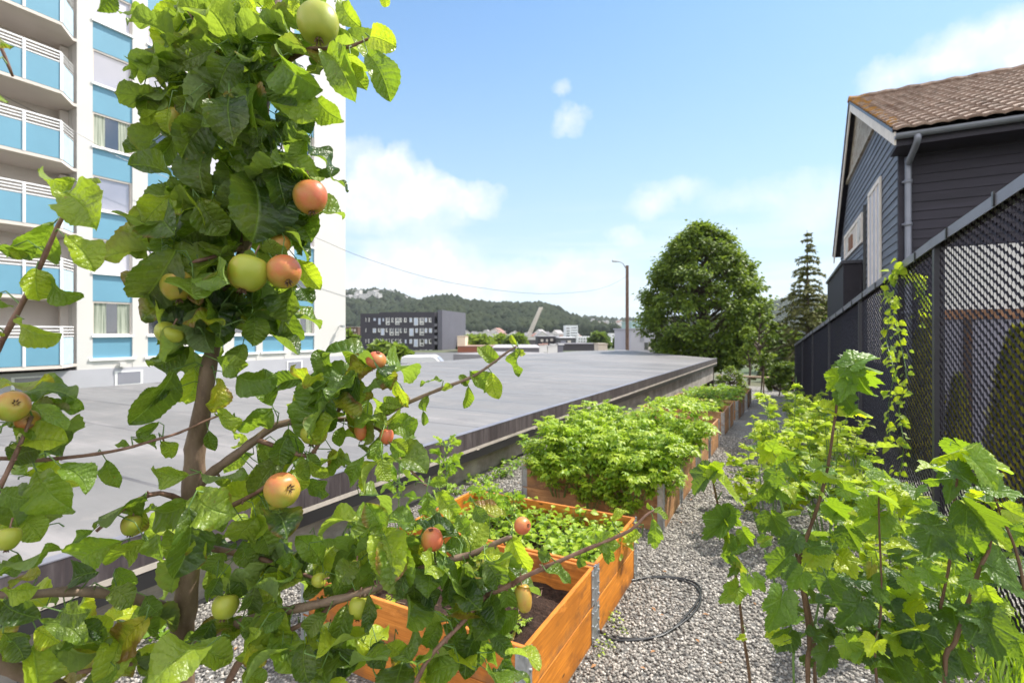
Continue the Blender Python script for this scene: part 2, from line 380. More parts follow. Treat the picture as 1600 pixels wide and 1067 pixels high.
for (px, py, rad, sq, st) in CL:
    c0 = cdir(px, py); df = n.vmath('SUBTRACT', dw, c0).outputs[0]
    df = n.vmath('MULTIPLY', df, (1, 1, sq)).outputs[0]
    ln = n.N('ShaderNodeVectorMath', operation='LENGTH'); n.L(df, ln.inputs[0])
    v = n.math('MULTIPLY', n.math('SUBTRACT', 1.0, n.math('DIVIDE', ln.outputs['Value'], rad), clamp=True), st * 1.6)
    tot = v if tot is None else n.math('ADD', tot, v)
# extra bright clouds added out of view behind the camera to lift the fill light
cn = n.noise(n.mapped(dn, (1, 1, 2.4)), 2.6, 7, .6)
behind = n.N('ShaderNodeVectorMath', operation='DOT_PRODUCT'); n.L(dn, behind.inputs[0]); behind.inputs[1].default_value = (-SN, CS, 0)
bm = n.ramp(behind.outputs['Value'], [(.0, 1.0), (.45, 0.0)])
back_ = n.math('MULTIPLY', n.ramp(cn, [(.40, 0.0), (.55, 1.0)]), bm)
fine = n.noise(dn, 26, 6, .6)
tot = n.math('MULTIPLY', tot, n.math('ADD', .62, n.math('MULTIPLY', fine, .7)))
cloud = n.ramp(tot, [(.02, 0.0), (.28, .30), (1.0, .86)])
skyc = n.mix(1.0, sky.outputs[0], (.76, 1.0, 1.10), 'MULTIPLY')
hz = n.ramp(z, [(0.0, .92), (.12, .8), (.35, .55), (.62, .2), (.8, 0.0)])
skyc = n.mix(hz, skyc, n.ramp(z, [(0.0, (4.3, 4.9, 5.3)), (.10, (3.6, 4.5, 5.3)), (.30, (2.7, 3.9, 5.4)), (.6, (1.5, 2.9, 5.2))]))
streak = n.ramp(n.noise(n.mapped(dn, (1.5, 1.5, 16)), 2.2, 5, .6), [(.45, 0.0), (.62, 1.0)])
low = n.math('MULTIPLY', streak, n.ramp(z, [(0.0, .55), (.12, .4), (.25, 0.0)]))
skyc = n.mix(low, skyc, (5.2, 5.5, 5.85))
shade = n.mix(n.ramp(fine, [(.35, 0.0), (.6, 1.0)]), (4.8, 5.3, 5.85), (5.75, 5.8, 5.95))
fin = n.mix(cloud, skyc, shade)
fin = n.mix(back_, fin, (13.0, 12.6, 12.0))
bg = n.N('ShaderNodeBackground'); n.L(fin, bg.inputs[0]); bg.inputs[1].default_value = .10
n.L(bg.outputs[0], n.out.inputs[0])
sl = bpy.data.lights.new('sun', 'SUN'); sl.energy = 3.9; sl.angle = R(.5); sl.color = (1, .94, .84)
so = bpy.data.objects.new('sun', sl); COL.objects.link(so); so.rotation_euler = Vector(SUN).to_track_quat('Z', 'Y').to_euler()

# ---------------------------------------------------------------- camera
cam = bpy.data.cameras.new('camera'); co = bpy.data.objects.new('camera', cam); COL.objects.link(co)
co.location = (0, 0, HC); co.rotation_euler = (R(90), 0, TH)
cam.sensor_width = 36; cam.lens = 36 * F / 1600; cam.shift_y = (HY - 533.5) / 1600
cam.clip_start = .02; cam.clip_end = 8000
cam.dof.use_dof = True; cam.dof.focus_distance = .95; cam.dof.aperture_fstop = 7.5
SC.camera = co
SC.view_settings.view_transform = 'Standard'; SC.view_settings.look = 'None'; SC.view_settings.exposure = 1.0; SC.view_settings.gamma = 1


# ================================================================ GROUND
def sstep(a, b, x): t = np.clip((x - a) / (b - a), 0, 1); return t * t * (3 - 2 * t)
def gz(x, y):
    x = np.asarray(x, float); y = np.asarray(y, float)
    z = -.045 * np.clip(y - 8.5, 0, 16)
    z = z * (1 - sstep(26, 36, y)) - 3.2 * sstep(26, 36, y)
    left = 1 - sstep(-14.5, -12.6, x)
    zl = -1.35 - 1.85 * sstep(26, 36, y)
    z = z * (1 - left) + zl * left
    z = z - 22 * sstep(120, 600, np.hypot(x, y))
    return z
xs = np.unique(np.concatenate([np.linspace(-16, 6, 60), np.linspace(-60, 60, 41), np.linspace(-400, 400, 21), np.linspace(-4000, 4000, 21)]))
ys = np.unique(np.concatenate([np.linspace(-4, 40, 80), np.linspace(-60, 160, 45), np.linspace(-400, 700, 23), np.linspace(-4000, 4000, 21)]))
X, Y = np.meshgrid(xs, ys, indexing='ij'); Z = gz(X, Y)
V = np.stack([X, Y, Z], -1).reshape(-1, 3); ny = len(ys)
ii, jj = np.meshgrid(np.arange(len(xs) - 1), np.arange(ny - 1), indexing='ij'); a = (ii * ny + jj).ravel()
Q = np.stack([a, a + ny, a + ny + 1, a + 1], -1)
n = NT('earth_and_grass'); p = world_pos(n)
c = n.mix(n.ramp(n.noise(p, .15, 6, .65), [(.35, 0.0), (.65, 1.0)]), (.045, .075, .02), (.12, .11, .075))
c = n.mix(n.ramp(n.noise(p, 6, 4), [(.4, 0.0), (.8, .5)]), c, (.03, .05, .015))
m_earth = n.done(n.bsdf(c, .9, 0, n.bump(n.noise(p, 12, 5), .5, .05)).outputs[0])
_rv = [(q[0], q[1], float(gz(q[0], q[1])) + .02) for q in [W(px, HY, d) for d in (36.5, 60, 90, 118) for px in (480, 600, 720, 860, 990)]]
_b = MB(); _b.add(_rv, [(r * 5 + c, r * 5 + c + 1, r * 5 + c + 6, r * 5 + c + 5) for r in range(3) for c in range(4)])
tag(_b.build('road', m_plain('grey_asphalt', (.10, .10, .105), .85, 0, .15, .5)), 'grey asphalt street and yard below the garage roof', kind='structure')
tag(fast_mesh('ground', V, Q, m_earth, smooth=True), 'grassy ground reaching out to the town', kind='structure')
# the gravel path, one sheet 4 mm over the ground
gx = np.linspace(-3.25, 1.25, 10); gy = np.linspace(-2, 24, 53)
X, Y = np.meshgrid(gx, gy, indexing='ij'); V = np.stack([X, Y, gz(X, Y) + .004], -1).reshape(-1, 3); ny = len(gy)
ii, jj = np.meshgrid(np.arange(len(gx) - 1), np.arange(ny - 1), indexing='ij'); a = (ii * ny + jj).ravel()
tag(fast_mesh('path', V, np.stack([a, a + ny, a + ny + 1, a + 1], -1), M['gravel'], smooth=True), 'grey crushed gravel path beside the planter boxes', kind='structure')

BOXY = [1.77, 2.58, 4.2, 5.02, 6.16, 6.97, 8.52, 9.33, 10.9, 11.7, 13.3, 14.1]
BX0, BX1, BD, BH = -2.17, -.90, .79, .39
def in_box(x, y, pad=.01):
    r = np.zeros(len(x), bool)
    for y0 in BOXY: r |= (x > BX0 - pad) & (x < BX1 + pad) & (y > y0 - pad) & (y < y0 + BD + pad)
    return r
cu = np.array([(x, y, z) for x in (-1, 1) for y in (-1, 1) for z in (-1, 1)], float)
cq = np.array([(0, 1, 3, 2), (4, 6, 7, 5), (0, 4, 5, 1), (2, 3, 7, 6), (0, 2, 6, 4), (1, 5, 7, 3)])
def stones(area, dens, s0, s1):
    x0, x1, y0, y1 = area; N = int((x1 - x0) * (y1 - y0) * dens)
    x = RNG.uniform(x0, x1, N); y = RNG.uniform(y0, y1, N); k = ~in_box(x, y); x, y = x[k], y[k]; N = len(x)
    s = RNG.uniform(s0, s1, (N, 1, 3)) * np.array((1, 1, .62)); v = cu[None] * s * RNG.uniform(.55, 1.15, (N, 8, 3))
    th = RNG.uniform(0, 6.28, N); tl = RNG.uniform(-.7, .7, N)
    c_, s_ = np.cos(tl)[:, None], np.sin(tl)[:, None]; vx, vz = v[..., 0] * c_ - v[..., 2] * s_, v[..., 0] * s_ + v[..., 2] * c_
    c_, s_ = np.cos(th)[:, None], np.sin(th)[:, None]; v = np.stack([vx * c_ - v[..., 1] * s_, vx * s_ + v[..., 1] * c_, vz], -1)
    z = gz(x, y) + .004 + RNG.uniform(-.001, .007, N)
    v = v + np.stack([x, y, z], -1)[:, None]
    q = cq[None] + (np.arange(N) * 8)[:, None, None]
    at = np.repeat(np.stack([RNG.beta(1.6, 1.6, N)] * 3 + [np.ones(N)], -1), 8, 0)
    return v.reshape(-1, 3), q.reshape(-1, 4), at
Vs, Qs, As, off = [], [], [], 0
for ar, dn_, a0, a1 in (((-.92, 1.0, 1.5, 4.6), 4300, .0045, .0095), ((-.95, 1.0, 4.6, 8.5), 2200, .006, .011), ((-3.12, -2.1, .9, 4.6), 3300, .0045, .0095), ((-2.2, -.9, 3.3, 4.25), 2500, .005, .01), ((-3.12, -2.1, 4.6, 8), 1500, .006, .011)):
    v, q, at = stones(ar, dn_, a0, a1); Vs.append(v); Qs.append(q + off); As.append(at); off += len(v)
tag(fast_mesh('gravel', np.concatenate(Vs), np.concatenate(Qs), M['stone'], attr=np.concatenate(As)), 'loose grey crushed stones lying on the path', kind='stuff')

# ================================================================ GARAGE WITH FLAT FELT ROOF
gar = empty('garage', 'long low garage with flat grey felt roof and dark fascia', 'garage', (-3.15, 6, 0))
RP = [(-3.06, -3), (-2.97, 6), (-2.60, 21.9), (-5.23, 25.0), (-8.66, 29.8), (-10.44, 26.6), (-11.2, 15.7), (-11.95, 4.5), (-12.4, -3)]
RZ = .54
b = MB(); N_ = len(RP)
b.add([(x, y, RZ) for x, y in RP] + [(x, y, RZ - .06) for x, y in RP], [tuple(range(N_)), tuple(range(N_, 2 * N_))[::-1]] + [(i, i + N_, (i + 1) % N_ + N_, (i + 1) % N_) for i in range(N_)])
b.build('roof', M['felt'], gar).location = (3.15, -6, 0)
def off_edge(pts, d, z0, z1, th):  # a strip along the garden edge of the roof, set off by d
    b = MB()
    for (x0, y0), (x1, y1) in zip(pts[:-1], pts[1:]):
        b.add([(x0 + d, y0, z0), (x1 + d, y1, z0), (x1 + d + th, y1, z0), (x0 + d + th, y0, z0), (x0 + d, y0, z1), (x1 + d, y1, z1), (x1 + d + th, y1, z1), (x0 + d + th, y0, z1)],
              [(0, 1, 2, 3)[::-1], (4, 5, 6, 7), (0, 1, 5, 4)[::-1], (1, 2, 6, 5)[::-1], (2, 3, 7, 6)[::-1], (3, 0, 4, 7)[::-1]])
    return b
ed = RP[:3]
for nm, d, z0, z1, th, mt in (('fascia', .0, .388, .556, .022, 'fascia'), ('edge_flashing', -.045, .556, .562, .07, 'rail_metal'), ('ledge', -.06, .352, .384, .085, 'pale_board'), ('gutter', -.075, .262, .345, .10, 'black_plastic'), ('garden_wall', -.30, -.3, .35, .20, 'concrete')):
    off_edge(ed, d, z0, z1, th).build(nm, M[mt], gar).location = (3.15, -6, 0)
b = MB()
Lp = [(x, y) for x, y in RP[3:]]
for (x0, y0), (x1, y1) in zip(RP[2:-1], RP[3:]):
    cx, cy = -7.4, 12; k = .985
    q = [(cx + (x - cx) * k, cy + (y - cy) * k) for x, y in ((x0, y0), (x1, y1))]
    b.quad((*q[0], -3.4), (*q[1], -3.4), (*q[1], RZ - .05), (*q[0], RZ - .05))
b.build('outer_wall', M['concrete'], gar).location = (3.15, -6, 0)
for y in np.arange(.6, 20, 1.35):
    b = MB(); x = np.interp(y, [p[1] for p in ed], [p[0] for p in ed]); b.box(x - .04, x + .03, y, y + .05, .3455, .351)
    b.build('gutter_bracket', M['pale_board'], gar).location = (3.15, -6, 0)
# dark drain strip lying along the foot of the wall
b = MB(); b.tube([(-3.06 + .01 * math.sin(y * 3), y, .018) for y in np.arange(.5, 9, .25)], .017, 6)
tag(b.build('drain_pipe', M['black_plastic']), 'thin black drain pipe lying along the foot of the garage wall', 'pipe')

# ================================================================ PLANTER BOXES
def board(name, L, m, parent, loc, rz=0.0, h=.193, t=.020):
    b = MB(); e = .0025
    ys_ = [(-t / 2 + e, 0), (t / 2 - e, 0), (t / 2, e), (t / 2, h - e), (t / 2 - e, h), (-t / 2 + e, h), (-t / 2, h - e), (-t / 2, e)]
    k = len(ys_); v = [(-L / 2, y, z) for y, z in ys_] + [(L / 2, y, z) for y, z in ys_]
    b.add(v, [tuple(range(k)), tuple(range(k, 2 * k))[::-1]] + [(i, i + k, (i + 1) % k + k, (i + 1) % k) for i in range(k)])
    o = b.build(name, m, parent); o.location = loc; o.rotation_euler = (0, 0, rz); return o
def planter(label, mats, soil_h):
    wx, wy = (BX1 - BX0), BD
    t = empty('planter_box', label, 'planter box', ((BX0 + BX1) / 2, 0, 0), 'pallet collar planter boxes in a row')
    for lv in (0, 1):
        z = .002 + lv * .196
        board('front_board', wx - .006, mats[0], t, (0, .011, z))
        board('back_board', wx - .006, mats[0], t, (0, wy - .011, z))
        board('side_board', wy - .046, mats[1], t, (wx / 2 - .011, wy / 2, z), R(90))
        board('side_board', wy - .046, mats[1], t, (-wx / 2 + .011, wy / 2, z), R(90))
    for sx_ in (-1, 1):
        for sy_ in (0, 1):
            b = MB(); x = sx_ * (wx / 2 + .0005); y = -.0005 if sy_ == 0 else wy + .0005; o_ = 1 if sy_ else -1
            for z in (.004, .200):
                b.box(*sorted((x, x + sx_ * .002)), *sorted((y - o_ * .048, y - o_ * .004)), z, z + .185)
                b.box(*sorted((x - sx_ * .048, x - sx_ * .004)), *sorted((y, y + o_ * .002)), z, z + .185)
                for dz in (.03, .09, .155):
                    for (cx, cy) in ((x + sx_ * .003, y - o_ * .034), (x - sx_ * .034, y + o_ * .003)):
                        b.box(cx - .005, cx + .005, cy - .005, cy + .005, z + dz - .005, z + dz + .005)
            b.tube([(x, y, .0), (x, y, .394)], .0065, 8)
            for z in (.05, .13, .25, .33): b.tube([(x, y, z), (x, y, z + .03)], .0095, 8)
            b.build('hinge', M['galv'], t)
    # soil with a lumpy top
    g = 26; xs_ = np.linspace(-wx / 2 + .022, wx / 2 - .022, g); ys_ = np.linspace(.022, wy - .022, g)
    X, Y = np.meshgrid(xs_, ys_, indexing='ij'); Z = soil_h + .012 * np.sin(X * 23 + Y * 9) + .010 * np.sin(Y * 31 - X * 7) + RNG.uniform(-.009, .009, X.shape)
    ii, jj = np.meshgrid(np.arange(g - 1), np.arange(g - 1), indexing='ij'); a = (ii * g + jj).ravel()
    fast_mesh('soil', np.stack([X, Y, Z], -1).reshape(-1, 3), np.stack([a, a + g, a + g + 1, a + 1], -1), M['soil'], t)
    return t
near = planter('nearest orange planter box with bare soil and dry stalks', (M['wood_near'], M['wood_side']), .235)
far = planter('', (M['wood_far'], M['wood_far']), .30)
LB = ['orange planter box of low strawberry plants behind the nearest box', 'planter box with a hinged front overhung by bushy potato plants',
      'planter box behind the front potato box, its near end under the same bushy plants', 'small sunk planter box with dark empty inside past the potato plants', 'planter box with an open rim behind the dark empty one',
      'planter box full of low salad plants, first after the open path gap', 'planter box full of low salad plants, directly behind another salad box', 'far planter box with herbs, ninth along the garage wall',
      'far planter box with herbs, tenth along the garage wall', 'far planter box near the young tree, eleventh along the garage wall', 'farthest planter box at the end of the row by the young tree']
near.location.y = BOXY[0]
boxes = [near]
for i in range(1, 12):
    src = near if i == 1 else far
    o = far if i == 2 else copy_tree(src)
    o.location.y = BOXY[i]; o.location.z = float(gz(-1.5, BOXY[i] + .4)); o['label'] = LB[i - 1]; boxes.append(o)
    if i > 1:
        o.rotation_euler.z = R([0, 0, .8, -.6, 1.2, -.9, .5, .9, -.7, .4, -.6, .8][i])
# dry stalks and weeds in the near box
b = MB()
for k in range(46):
    x = random.uniform(-2.05, -1.0); y = random.uniform(1.82, 2.5); z = .24; a = random.uniform(0, 6.28); L = random.uniform(.05, .2)
    p0 = np.array((x, y, z)); p1 = p0 + np.array((math.cos(a), math.sin(a), random.uniform(.0, .35))) * L * .5; p2 = p0 + np.array((math.cos(a + .4), math.sin(a + .4), random.uniform(.0, .3))) * L
    p1[0] = min(max(p1[0], -2.1), -.96); p2[0] = min(max(p2[0], -2.1), -.96); p1[1] = min(max(p1[1], 1.82), 2.52); p2[1] = min(max(p2[1], 1.82), 2.52)
    b.tube([p0, p1, p2], [.0022, .0017, .001], 5)
tag(b.build('dry_stalks', m_plain('dry_stalk', (.28, .18, .12), .8, 0, .3, 30)), 'pale dry plant stalks lying on the soil of the nearest box', kind='stuff')
lf = MB()
for k in range(90):
    x, y = random.uniform(-3.0, .8), random.uniform(1.6, 7)
    if BX0 - .05 < x < BX1 + .03: x = BX1 + random.uniform(.03, .9)
    a = random.uniform(0, 6.28); s = random.uniform(.008, .022); c_, s_ = math.cos(a) * s, math.sin(a) * s; z = float(gz(x, y)) + .016
    lf.add([(x - c_, y - s_, z), (x - s_ * .5, y + c_ * .5, z + s * .35), (x + c_, y + s_, z + .002), (x + s_ * .5, y - c_ * .5, z + s * .3)], [(0, 1, 2, 3)])
tag(lf.build('fallen_leaves', m_plain('dead_leaf', (.30, .15, .06), .8, 0, .4, 60)), 'small brown fallen leaves scattered on the gravel', kind='stuff')
# black hose looped on the gravel
pts = [on_z(px, py, .012) for px, py in ((938, 985), (955, 998), (990, 1000), (1030, 993), (1065, 974), (1088, 952), (1095, 932), (1085, 915), (1060, 905), (1030, 902), (1005, 903), (985, 907))]
def smooth_pts(p, k=6):
    p = [np.asarray(q, float) for q in p]; out = []
    for i in range(len(p) - 1):
        p0, p1, p2, p3 = p[max(i - 1, 0)], p[i], p[i + 1], p[min(i + 2, len(p) - 1)]
        for j in range(k):
            t = j / k; out.append(.5 * ((2 * p1) + (-p0 + p2) * t + (2 * p0 - 5 * p1 + 4 * p2 - p3) * t * t + (-p0 + 3 * p1 - 3 * p2 + p3) * t ** 3))
    out.append(p[-1]); return out
sp_ = smooth_pts(pts); b = MB(); b.tube(sp_, .0075, 8)
b.tube([q + np.array((.02 * math.sin(i * .2), .014 + .012 * math.cos(i * .17), .002)) for i, q in enumerate(sp_[6:-10])], .0065, 8)
tag(b.build('garden_hose', M['black_plastic'], smooth=True), 'thin black drip hose curled in a loop on the gravel beside the boxes', 'hose')

# ================================================================ WHITE AND BLUE APARTMENT BLOCK
FX = -27.2
ab = empty('apartment_block', 'tall white apartment block with blue panels and balconies at the left', 'apartment block', (FX, 12, -1.35))
OX, OY, OZ = FX, 12, -1.35
def part(b, name, mt, parent=ab, smooth=False):
    o = b.build(name, M[mt] if isinstance(mt, str) else mt, parent, smooth); o.location = (-OX, -OY, -OZ) if parent is ab else (0, 0, 0); return o
cols = [(11.07, 12.64), (13.29, 14.85), (15.5, 17.05), (17.65, 19.0), (19.4, 20.88), (21.58, 23.11)]
Z0, ST, NF = 1.36, 2.81, 11          # top of the first panel, storey, storeys
TOP = Z0 + ST * NF + .6; YE = 25.77
b = MB(); y0 = 10.5
edges = [10.5] + [v for c in cols for v in c] + [YE]
for i in range(0, len(edges), 2): b.box(FX - 12 if i + 2 >= len(edges) else FX - .5, FX, edges[i], edges[i + 1], -.05, TOP)
for (a, c) in cols:
    b.box(FX - .5, FX - .02, a, c, -.05, Z0 - .93 - .12)
    b.box(FX - .5, FX - .02, a, c, TOP - .9, TOP)
b.box(FX - 12, FX - .55, 10.5, YE - .02, -.05, TOP - .03)
part(b, 'wall', 'white_paint')
b = MB(); b.box(FX - 12, FX + .03, -10, YE + .02, -1.5, -.055); part(b, 'plinth', 'grey_render')
b = MB()
for k in range(4):
    yk = [4.3, 8.35, 11.9, 21.0][k]; b.box(FX + .032, FX + .10, yk, yk + 1.15, -1.02, -.90)
part(b, 'basement_sill', 'white_paint')
for k in range(4):
    yk = [4.3, 8.35, 11.9, 21.0][k]
    b = MB(); b.box(FX + .031, FX + .06, yk, yk + 1.15, -.9, -.2); w_ = part(b, 'basement_window', 'white_metal')
    b = MB(); b.box(FX + .061, FX + .066, yk + .1, yk + 1.05, -.82, -.26); q = b.build('pane', M['glass'], w_)
for ci, (a, c) in enumerate(cols):
    for f in range(NF):
        pt = Z0 + ST * f; pb = pt - (.93 if f == 0 else 1.19)
        b = MB(); b.box(FX - .45, FX - .06, a + .0, c, pb, pt); part(b, 'blue_panel', 'blue_panel')
        b = MB(); b.box(FX - .08, FX + .05, a - .04, c + .04, pt + .002, pt + .10); part(b, 'sill', 'white_metal')
        if f == 0: b = MB(); b.box(FX - .08, FX + .06, a - .14, c + .14, pb - .12, pb - .002); part(b, 'sill', 'white_metal')
        wz0, wz1 = pt + .102, Z0 + ST * (f + 1) - 1.19
        b = MB(); t_ = .07
        b.box(FX - .16, FX - .08, a, a + t_, wz0, wz1); b.box(FX - .16, FX - .08, c - t_, c, wz0, wz1)
        b.box(FX - .16, FX - .08, a + t_, c - t_, wz0, wz0 + .06); b.box(FX - .16, FX - .08, a + t_, c - t_, wz1 - .08, wz1)
        fr = part(b, 'window_frame', 'soffit')
        kind = 'curtain' if (f == 0 and ci == 0) else ('glass_dark' if f == 0 or (ci * 7 + f * 5) % 9 == 4 else ('pale_blind' if (ci * 3 + f * 5) % 4 == 1 else 'glass'))
        b = MB()
        if (f == 0 and ci in (0, 5)) or (ci * 5 + f * 3) % 7 == 2:
            b.box(FX - .15, FX - .142, a + .071, c - .071, wz0 + .061, wz1 - .081); q = b.build('pane', M['glass_dark'], fr)
            b = MB(); w3 = (c - a) * (.36 if f == 0 else .18 + .05 * ((ci + f) % 4))
            b.box(FX - .141, FX - .134, a + .075, a + w3, wz0 + .062, wz1 - .082); b.box(FX - .141, FX - .134, c - w3, c - .075, wz0 + .062, wz1 - .082); b.build('curtain', M['curtain'], fr)
        else:
            b.box(FX - .15, FX - .142, a + .071, c - .071, wz0 + .061, wz1 - .081); b.build('pane', M[kind], fr)
# balconies: left of the pilaster, fronts set forward, right corners cut off
BXF = FX + .95; yb0, yb1, ych = 1.5, 9.62, 10.36
bb = MB(); bb.box(FX - 1.5, FX - 1.35, -10, 10.49, -.05, TOP); part(bb, 'balcony_back_wall', 'soffit')
bb = MB()
for yy in (yb0 - .2, -6.0): bb.box(FX - 1.34, FX, yy, yy + .2, -.05, TOP)
part(bb, 'balcony_partition', 'white_paint')
for f in range(NF):
    pt = Z0 + ST * f; pb = pt - 1.12
    def slab(z0, z1, d, bl):
        P = [(FX - 1.34, yb0), (BXF + d, yb0), (BXF + d, yb1), (FX + .02 + d, ych + d * .5), (FX + .02, 10.49), (FX - 1.34, 10.49)]; k = len(P)
        bl.add([(x, y, z0) for x, y in P] + [(x, y, z1) for x, y in P], [tuple(range(k)), tuple(range(k, 2 * k))[::-1]] + [(i, i + k, (i + 1) % k + k, (i + 1) % k) for i in range(k)])
    b = MB(); slab(pb - .13, pb - .005, .0, b); bal = part(b, 'balcony', 'soffit')
    b = MB(); fr2 = MB()
    posts = [yb0, yb0 + 2.0, yb0 + 4.0, 7.25, 8.45, yb1]
    posts = [yb0, 3.65, 4.85, 6.05, 7.25, 8.45, yb1]
    for a, c in zip(posts[:-1], posts[1:]): b.box(BXF - .05, BXF - .02, a + .05, c - .05, pb + .02, pt)
    b.build('blue_panel', M['blue_panel'], bal)
    b = MB(); ddx, ddy = FX + .02 - BXF, ych - yb1; L = math.hypot(ddx, ddy)
    b.add([(BXF - .03, yb1 + .05, pb + .02), (FX + .03, ych, pb + .02), (FX + .03, ych, pt), (BXF - .03, yb1 + .05, pt)], [(0, 1, 2, 3)])
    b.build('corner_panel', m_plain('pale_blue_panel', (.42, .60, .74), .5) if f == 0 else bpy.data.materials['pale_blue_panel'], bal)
    b = MB()
    for a in posts: b.box(BXF - .07, BXF + .015, a - .045, a + .045, pb, pt + .42)
    for z in (.03, .17, .29, .42):
        b.box(BXF - .06, BXF - .01, yb0, yb1, pt + z, pt + z + (.045 if z < .4 else .06))
        b.tube([(BXF - .035, yb1, pt + z + .03), (FX + .03, ych, pt + z + .03)], .025, 4)
    b.build('railing', M['white_metal'], bal)
    b = MB(); b.box(FX - 1.349, FX - 1.30, 3.4, 7.4, pb + .5, pb + 2.25); b.build('window', M['glass'] if f % 3 else M['glass_dark'], bal)
    b = MB(); b.box(FX - .9, FX - .75, 10.2, 10.489, pb + .0, pb + 2.6); b.build('drain_post', M['soffit'], bal)
b = MB(); b.box(FX - 12.2, FX + .2, -10, YE + .2, TOP + .003, TOP + .25); part(b, 'roof', 'rail_metal')
b = MB(); b.tube([(FX + .03, 25.2, 2.0), (FX + .35, 25.15, 2.02)], .04, 8); b.box(FX + .25, FX + .5, 25.05, 25.25, 1.9, 2.05); part(b, 'wall_lamp', 'galv')
b = MB(); b.box(FX + .033, FX + .2, 12.05, 12.3, .0, .2); part(b, 'vent_hood', 'white_paint')
b = MB(); b.box(FX + .033, FX + .18, 3.0, 3.4, -.6, -.35); part(b, 'vent_hood', 'white_paint')

# overhead cable, from the block away over the roofs
P = [(-40, 128, 20), (110, 203, 21.5), (180, 243, 23), (225, 262, 24), (340, 312, 27), (490, 370, 32), (575, 405, 36), (700, 441, 44), (840, 459, 56), (935, 452, 70), (980, 432, 80)]
b = MB(); b.tube(smooth_pts([W(*q) for q in P], 4), [.008 + .0003 * k for k in range(41)], 5)
tag(b.build('overhead_cable', M['dark_metal']), 'thin black cable hanging across the sky from the apartment block', 'cable')

# ================================================================ DARK APARTMENT BUILDING
def face_box(name, c0, c1, z0, z1): pass
D0 = 135.0
db = empty('dark_apartment_building', 'dark grey four storey apartment building with many small white framed windows', 'apartment building', tuple(W(690, HY, D0)))
LB_ = W(563, HY, D0 + 2); RB_ = W(691, HY, D0)
ux = (RB_ - LB_); WL = np.linalg.norm(ux[:2]); ux = ux / WL; ux[2] = 0; nv = np.array((ux[1], -ux[0], 0)); 
RR = W(727.5, HY, D0 + 22); vx_ = RR - RB_; VL = np.linalg.norm(vx_[:2]); vx_ = vx_ / VL
def zz(py, d=D0): return HC + (HY - py) / F * d
def obox(b, o, e1, e2, a0, a1, b0, b1, z0, z1):
    v = [o + e1 * a + e2 * c + np.array((0, 0, z - o[2])) for a in (a0, a1) for c in (b0, b1) for z in (z0, z1)]
    b.add(v, [(0, 1, 3, 2), (4, 6, 7, 5), (0, 4, 5, 1), (2, 3, 7, 6), (0, 2, 6, 4), (1, 5, 7, 3)])
dm = m_plain('dark_cladding', (.035, .032, .045), .7, 0, .12, .3); dm2 = m_plain('grey_cladding', (.10, .098, .125), .7, 0, .1, .3)
def dpart(b, name, mt, parent=None):
    o = b.build(name, mt, parent or db)
    if parent is None: o.location = -Vector(W(690, HY, D0))
    return o
s17 = WL / 128.0          # metres per photo pixel along the front
b = MB(); zt = zz(487.5)
obox(b, LB_, ux, -nv, 0, 30 * s17, 0, 14, -25, zt - .35); obox(b, LB_, ux, -nv, 30 * s17, 116 * s17, 0, 14, -25, zt); dpart(b, 'wall', dm)
b = MB(); obox(b, RB_, ux, vx_, -1.2, 0.0, .0, VL, -25, zz(484.5)); obox(b, RB_, ux, vx_, -12 * s17, -1.25, 3.0, VL - 1, -25, zz(485)); dpart(b, 'end_wall', dm2)
for k, yy in enumerate((510, 519.5, 529, 538)):
    b = MB(); obox(b, RB_, ux, -nv, -12 * s17, -1.3, -.15, 3, zz(yy), zz(yy - .8)); bl = dpart(b, 'balcony', dm2)
    b = MB(); obox(b, RB_, ux, -nv, -12 * s17, -1.3, -.22, -.18, zz(yy), zz(yy - 4.5)); b.build('balustrade', m_plain('glass_balustrade', (.10, .10, .12), .3) if k == 0 else bpy.data.materials['glass_balustrade'], bl)
whf = m_plain('white_window_frame', (.62, .62, .60), .5); blg = m_plain('painted_sky_glass', (.45, .50, .62), .12, 0, .1, .2); drg = M['glass_dark']  # pale blue pane colour stands in for the reflected sky
rows = {501: [(572, 1, 6, 0), (577, 2, 6, 0), (586, 4.5, 5, 3), (593.5, 4.5, 11, 3), (599.5, 3, 6, 3), (606.5, 6, 11, 2), (614, 3.5, 7, 1), (621.5, 6.5, 11, 2), (627, 3, 7, 2), (634, 4, 7, 2), (642.5, 4, 7, 4), (650.5, 6.5, 12, 4), (659.5, 6.5, 11, 2), (666, 3.5, 7, 4), (672.5, 4, 7, 1)],
        517.5: [(572, 1, 6, 0), (585.5, 5, 7, 4), (593, 3.5, 6, 2), (598.5, 5.5, 11, 4), (605, 3, 6, 1), (612.5, 6, 11, 2), (621, 6, 11, 2), (627, 3, 7, 1), (634, 4, 7, 2), (643.5, 6.5, 12, 4), (651.5, 4, 7, 4), (659.5, 6.5, 11, 2), (666, 3.5, 7, 4), (673, 4.5, 7, 4)],
        534.5: [(572, 1, 6, 0), (576.5, 2, 6, 0), (586, 5, 6, 2), (593.5, 4.5, 7, 2), (599.5, 3, 6, 1), (606.5, 6, 11, 2), (614, 3.5, 6, 1), (621, 6, 11, 2), (627, 3, 6, 1), (634.5, 3.5, 7, 3), (642.5, 4, 7, 4), (650.5, 6.5, 12, 4), (659.5, 6.5, 11, 2), (666, 3.5, 7, 4), (672.5, 4, 7, 1)],
        551: [(634, 3, 6, 3), (643.5, 6, 6, 3), (651.5, 3.5, 6, 3), (659.5, 6.5, 8, 2), (666, 3.5, 6, 4), (673, 4.5, 6, 4)]}
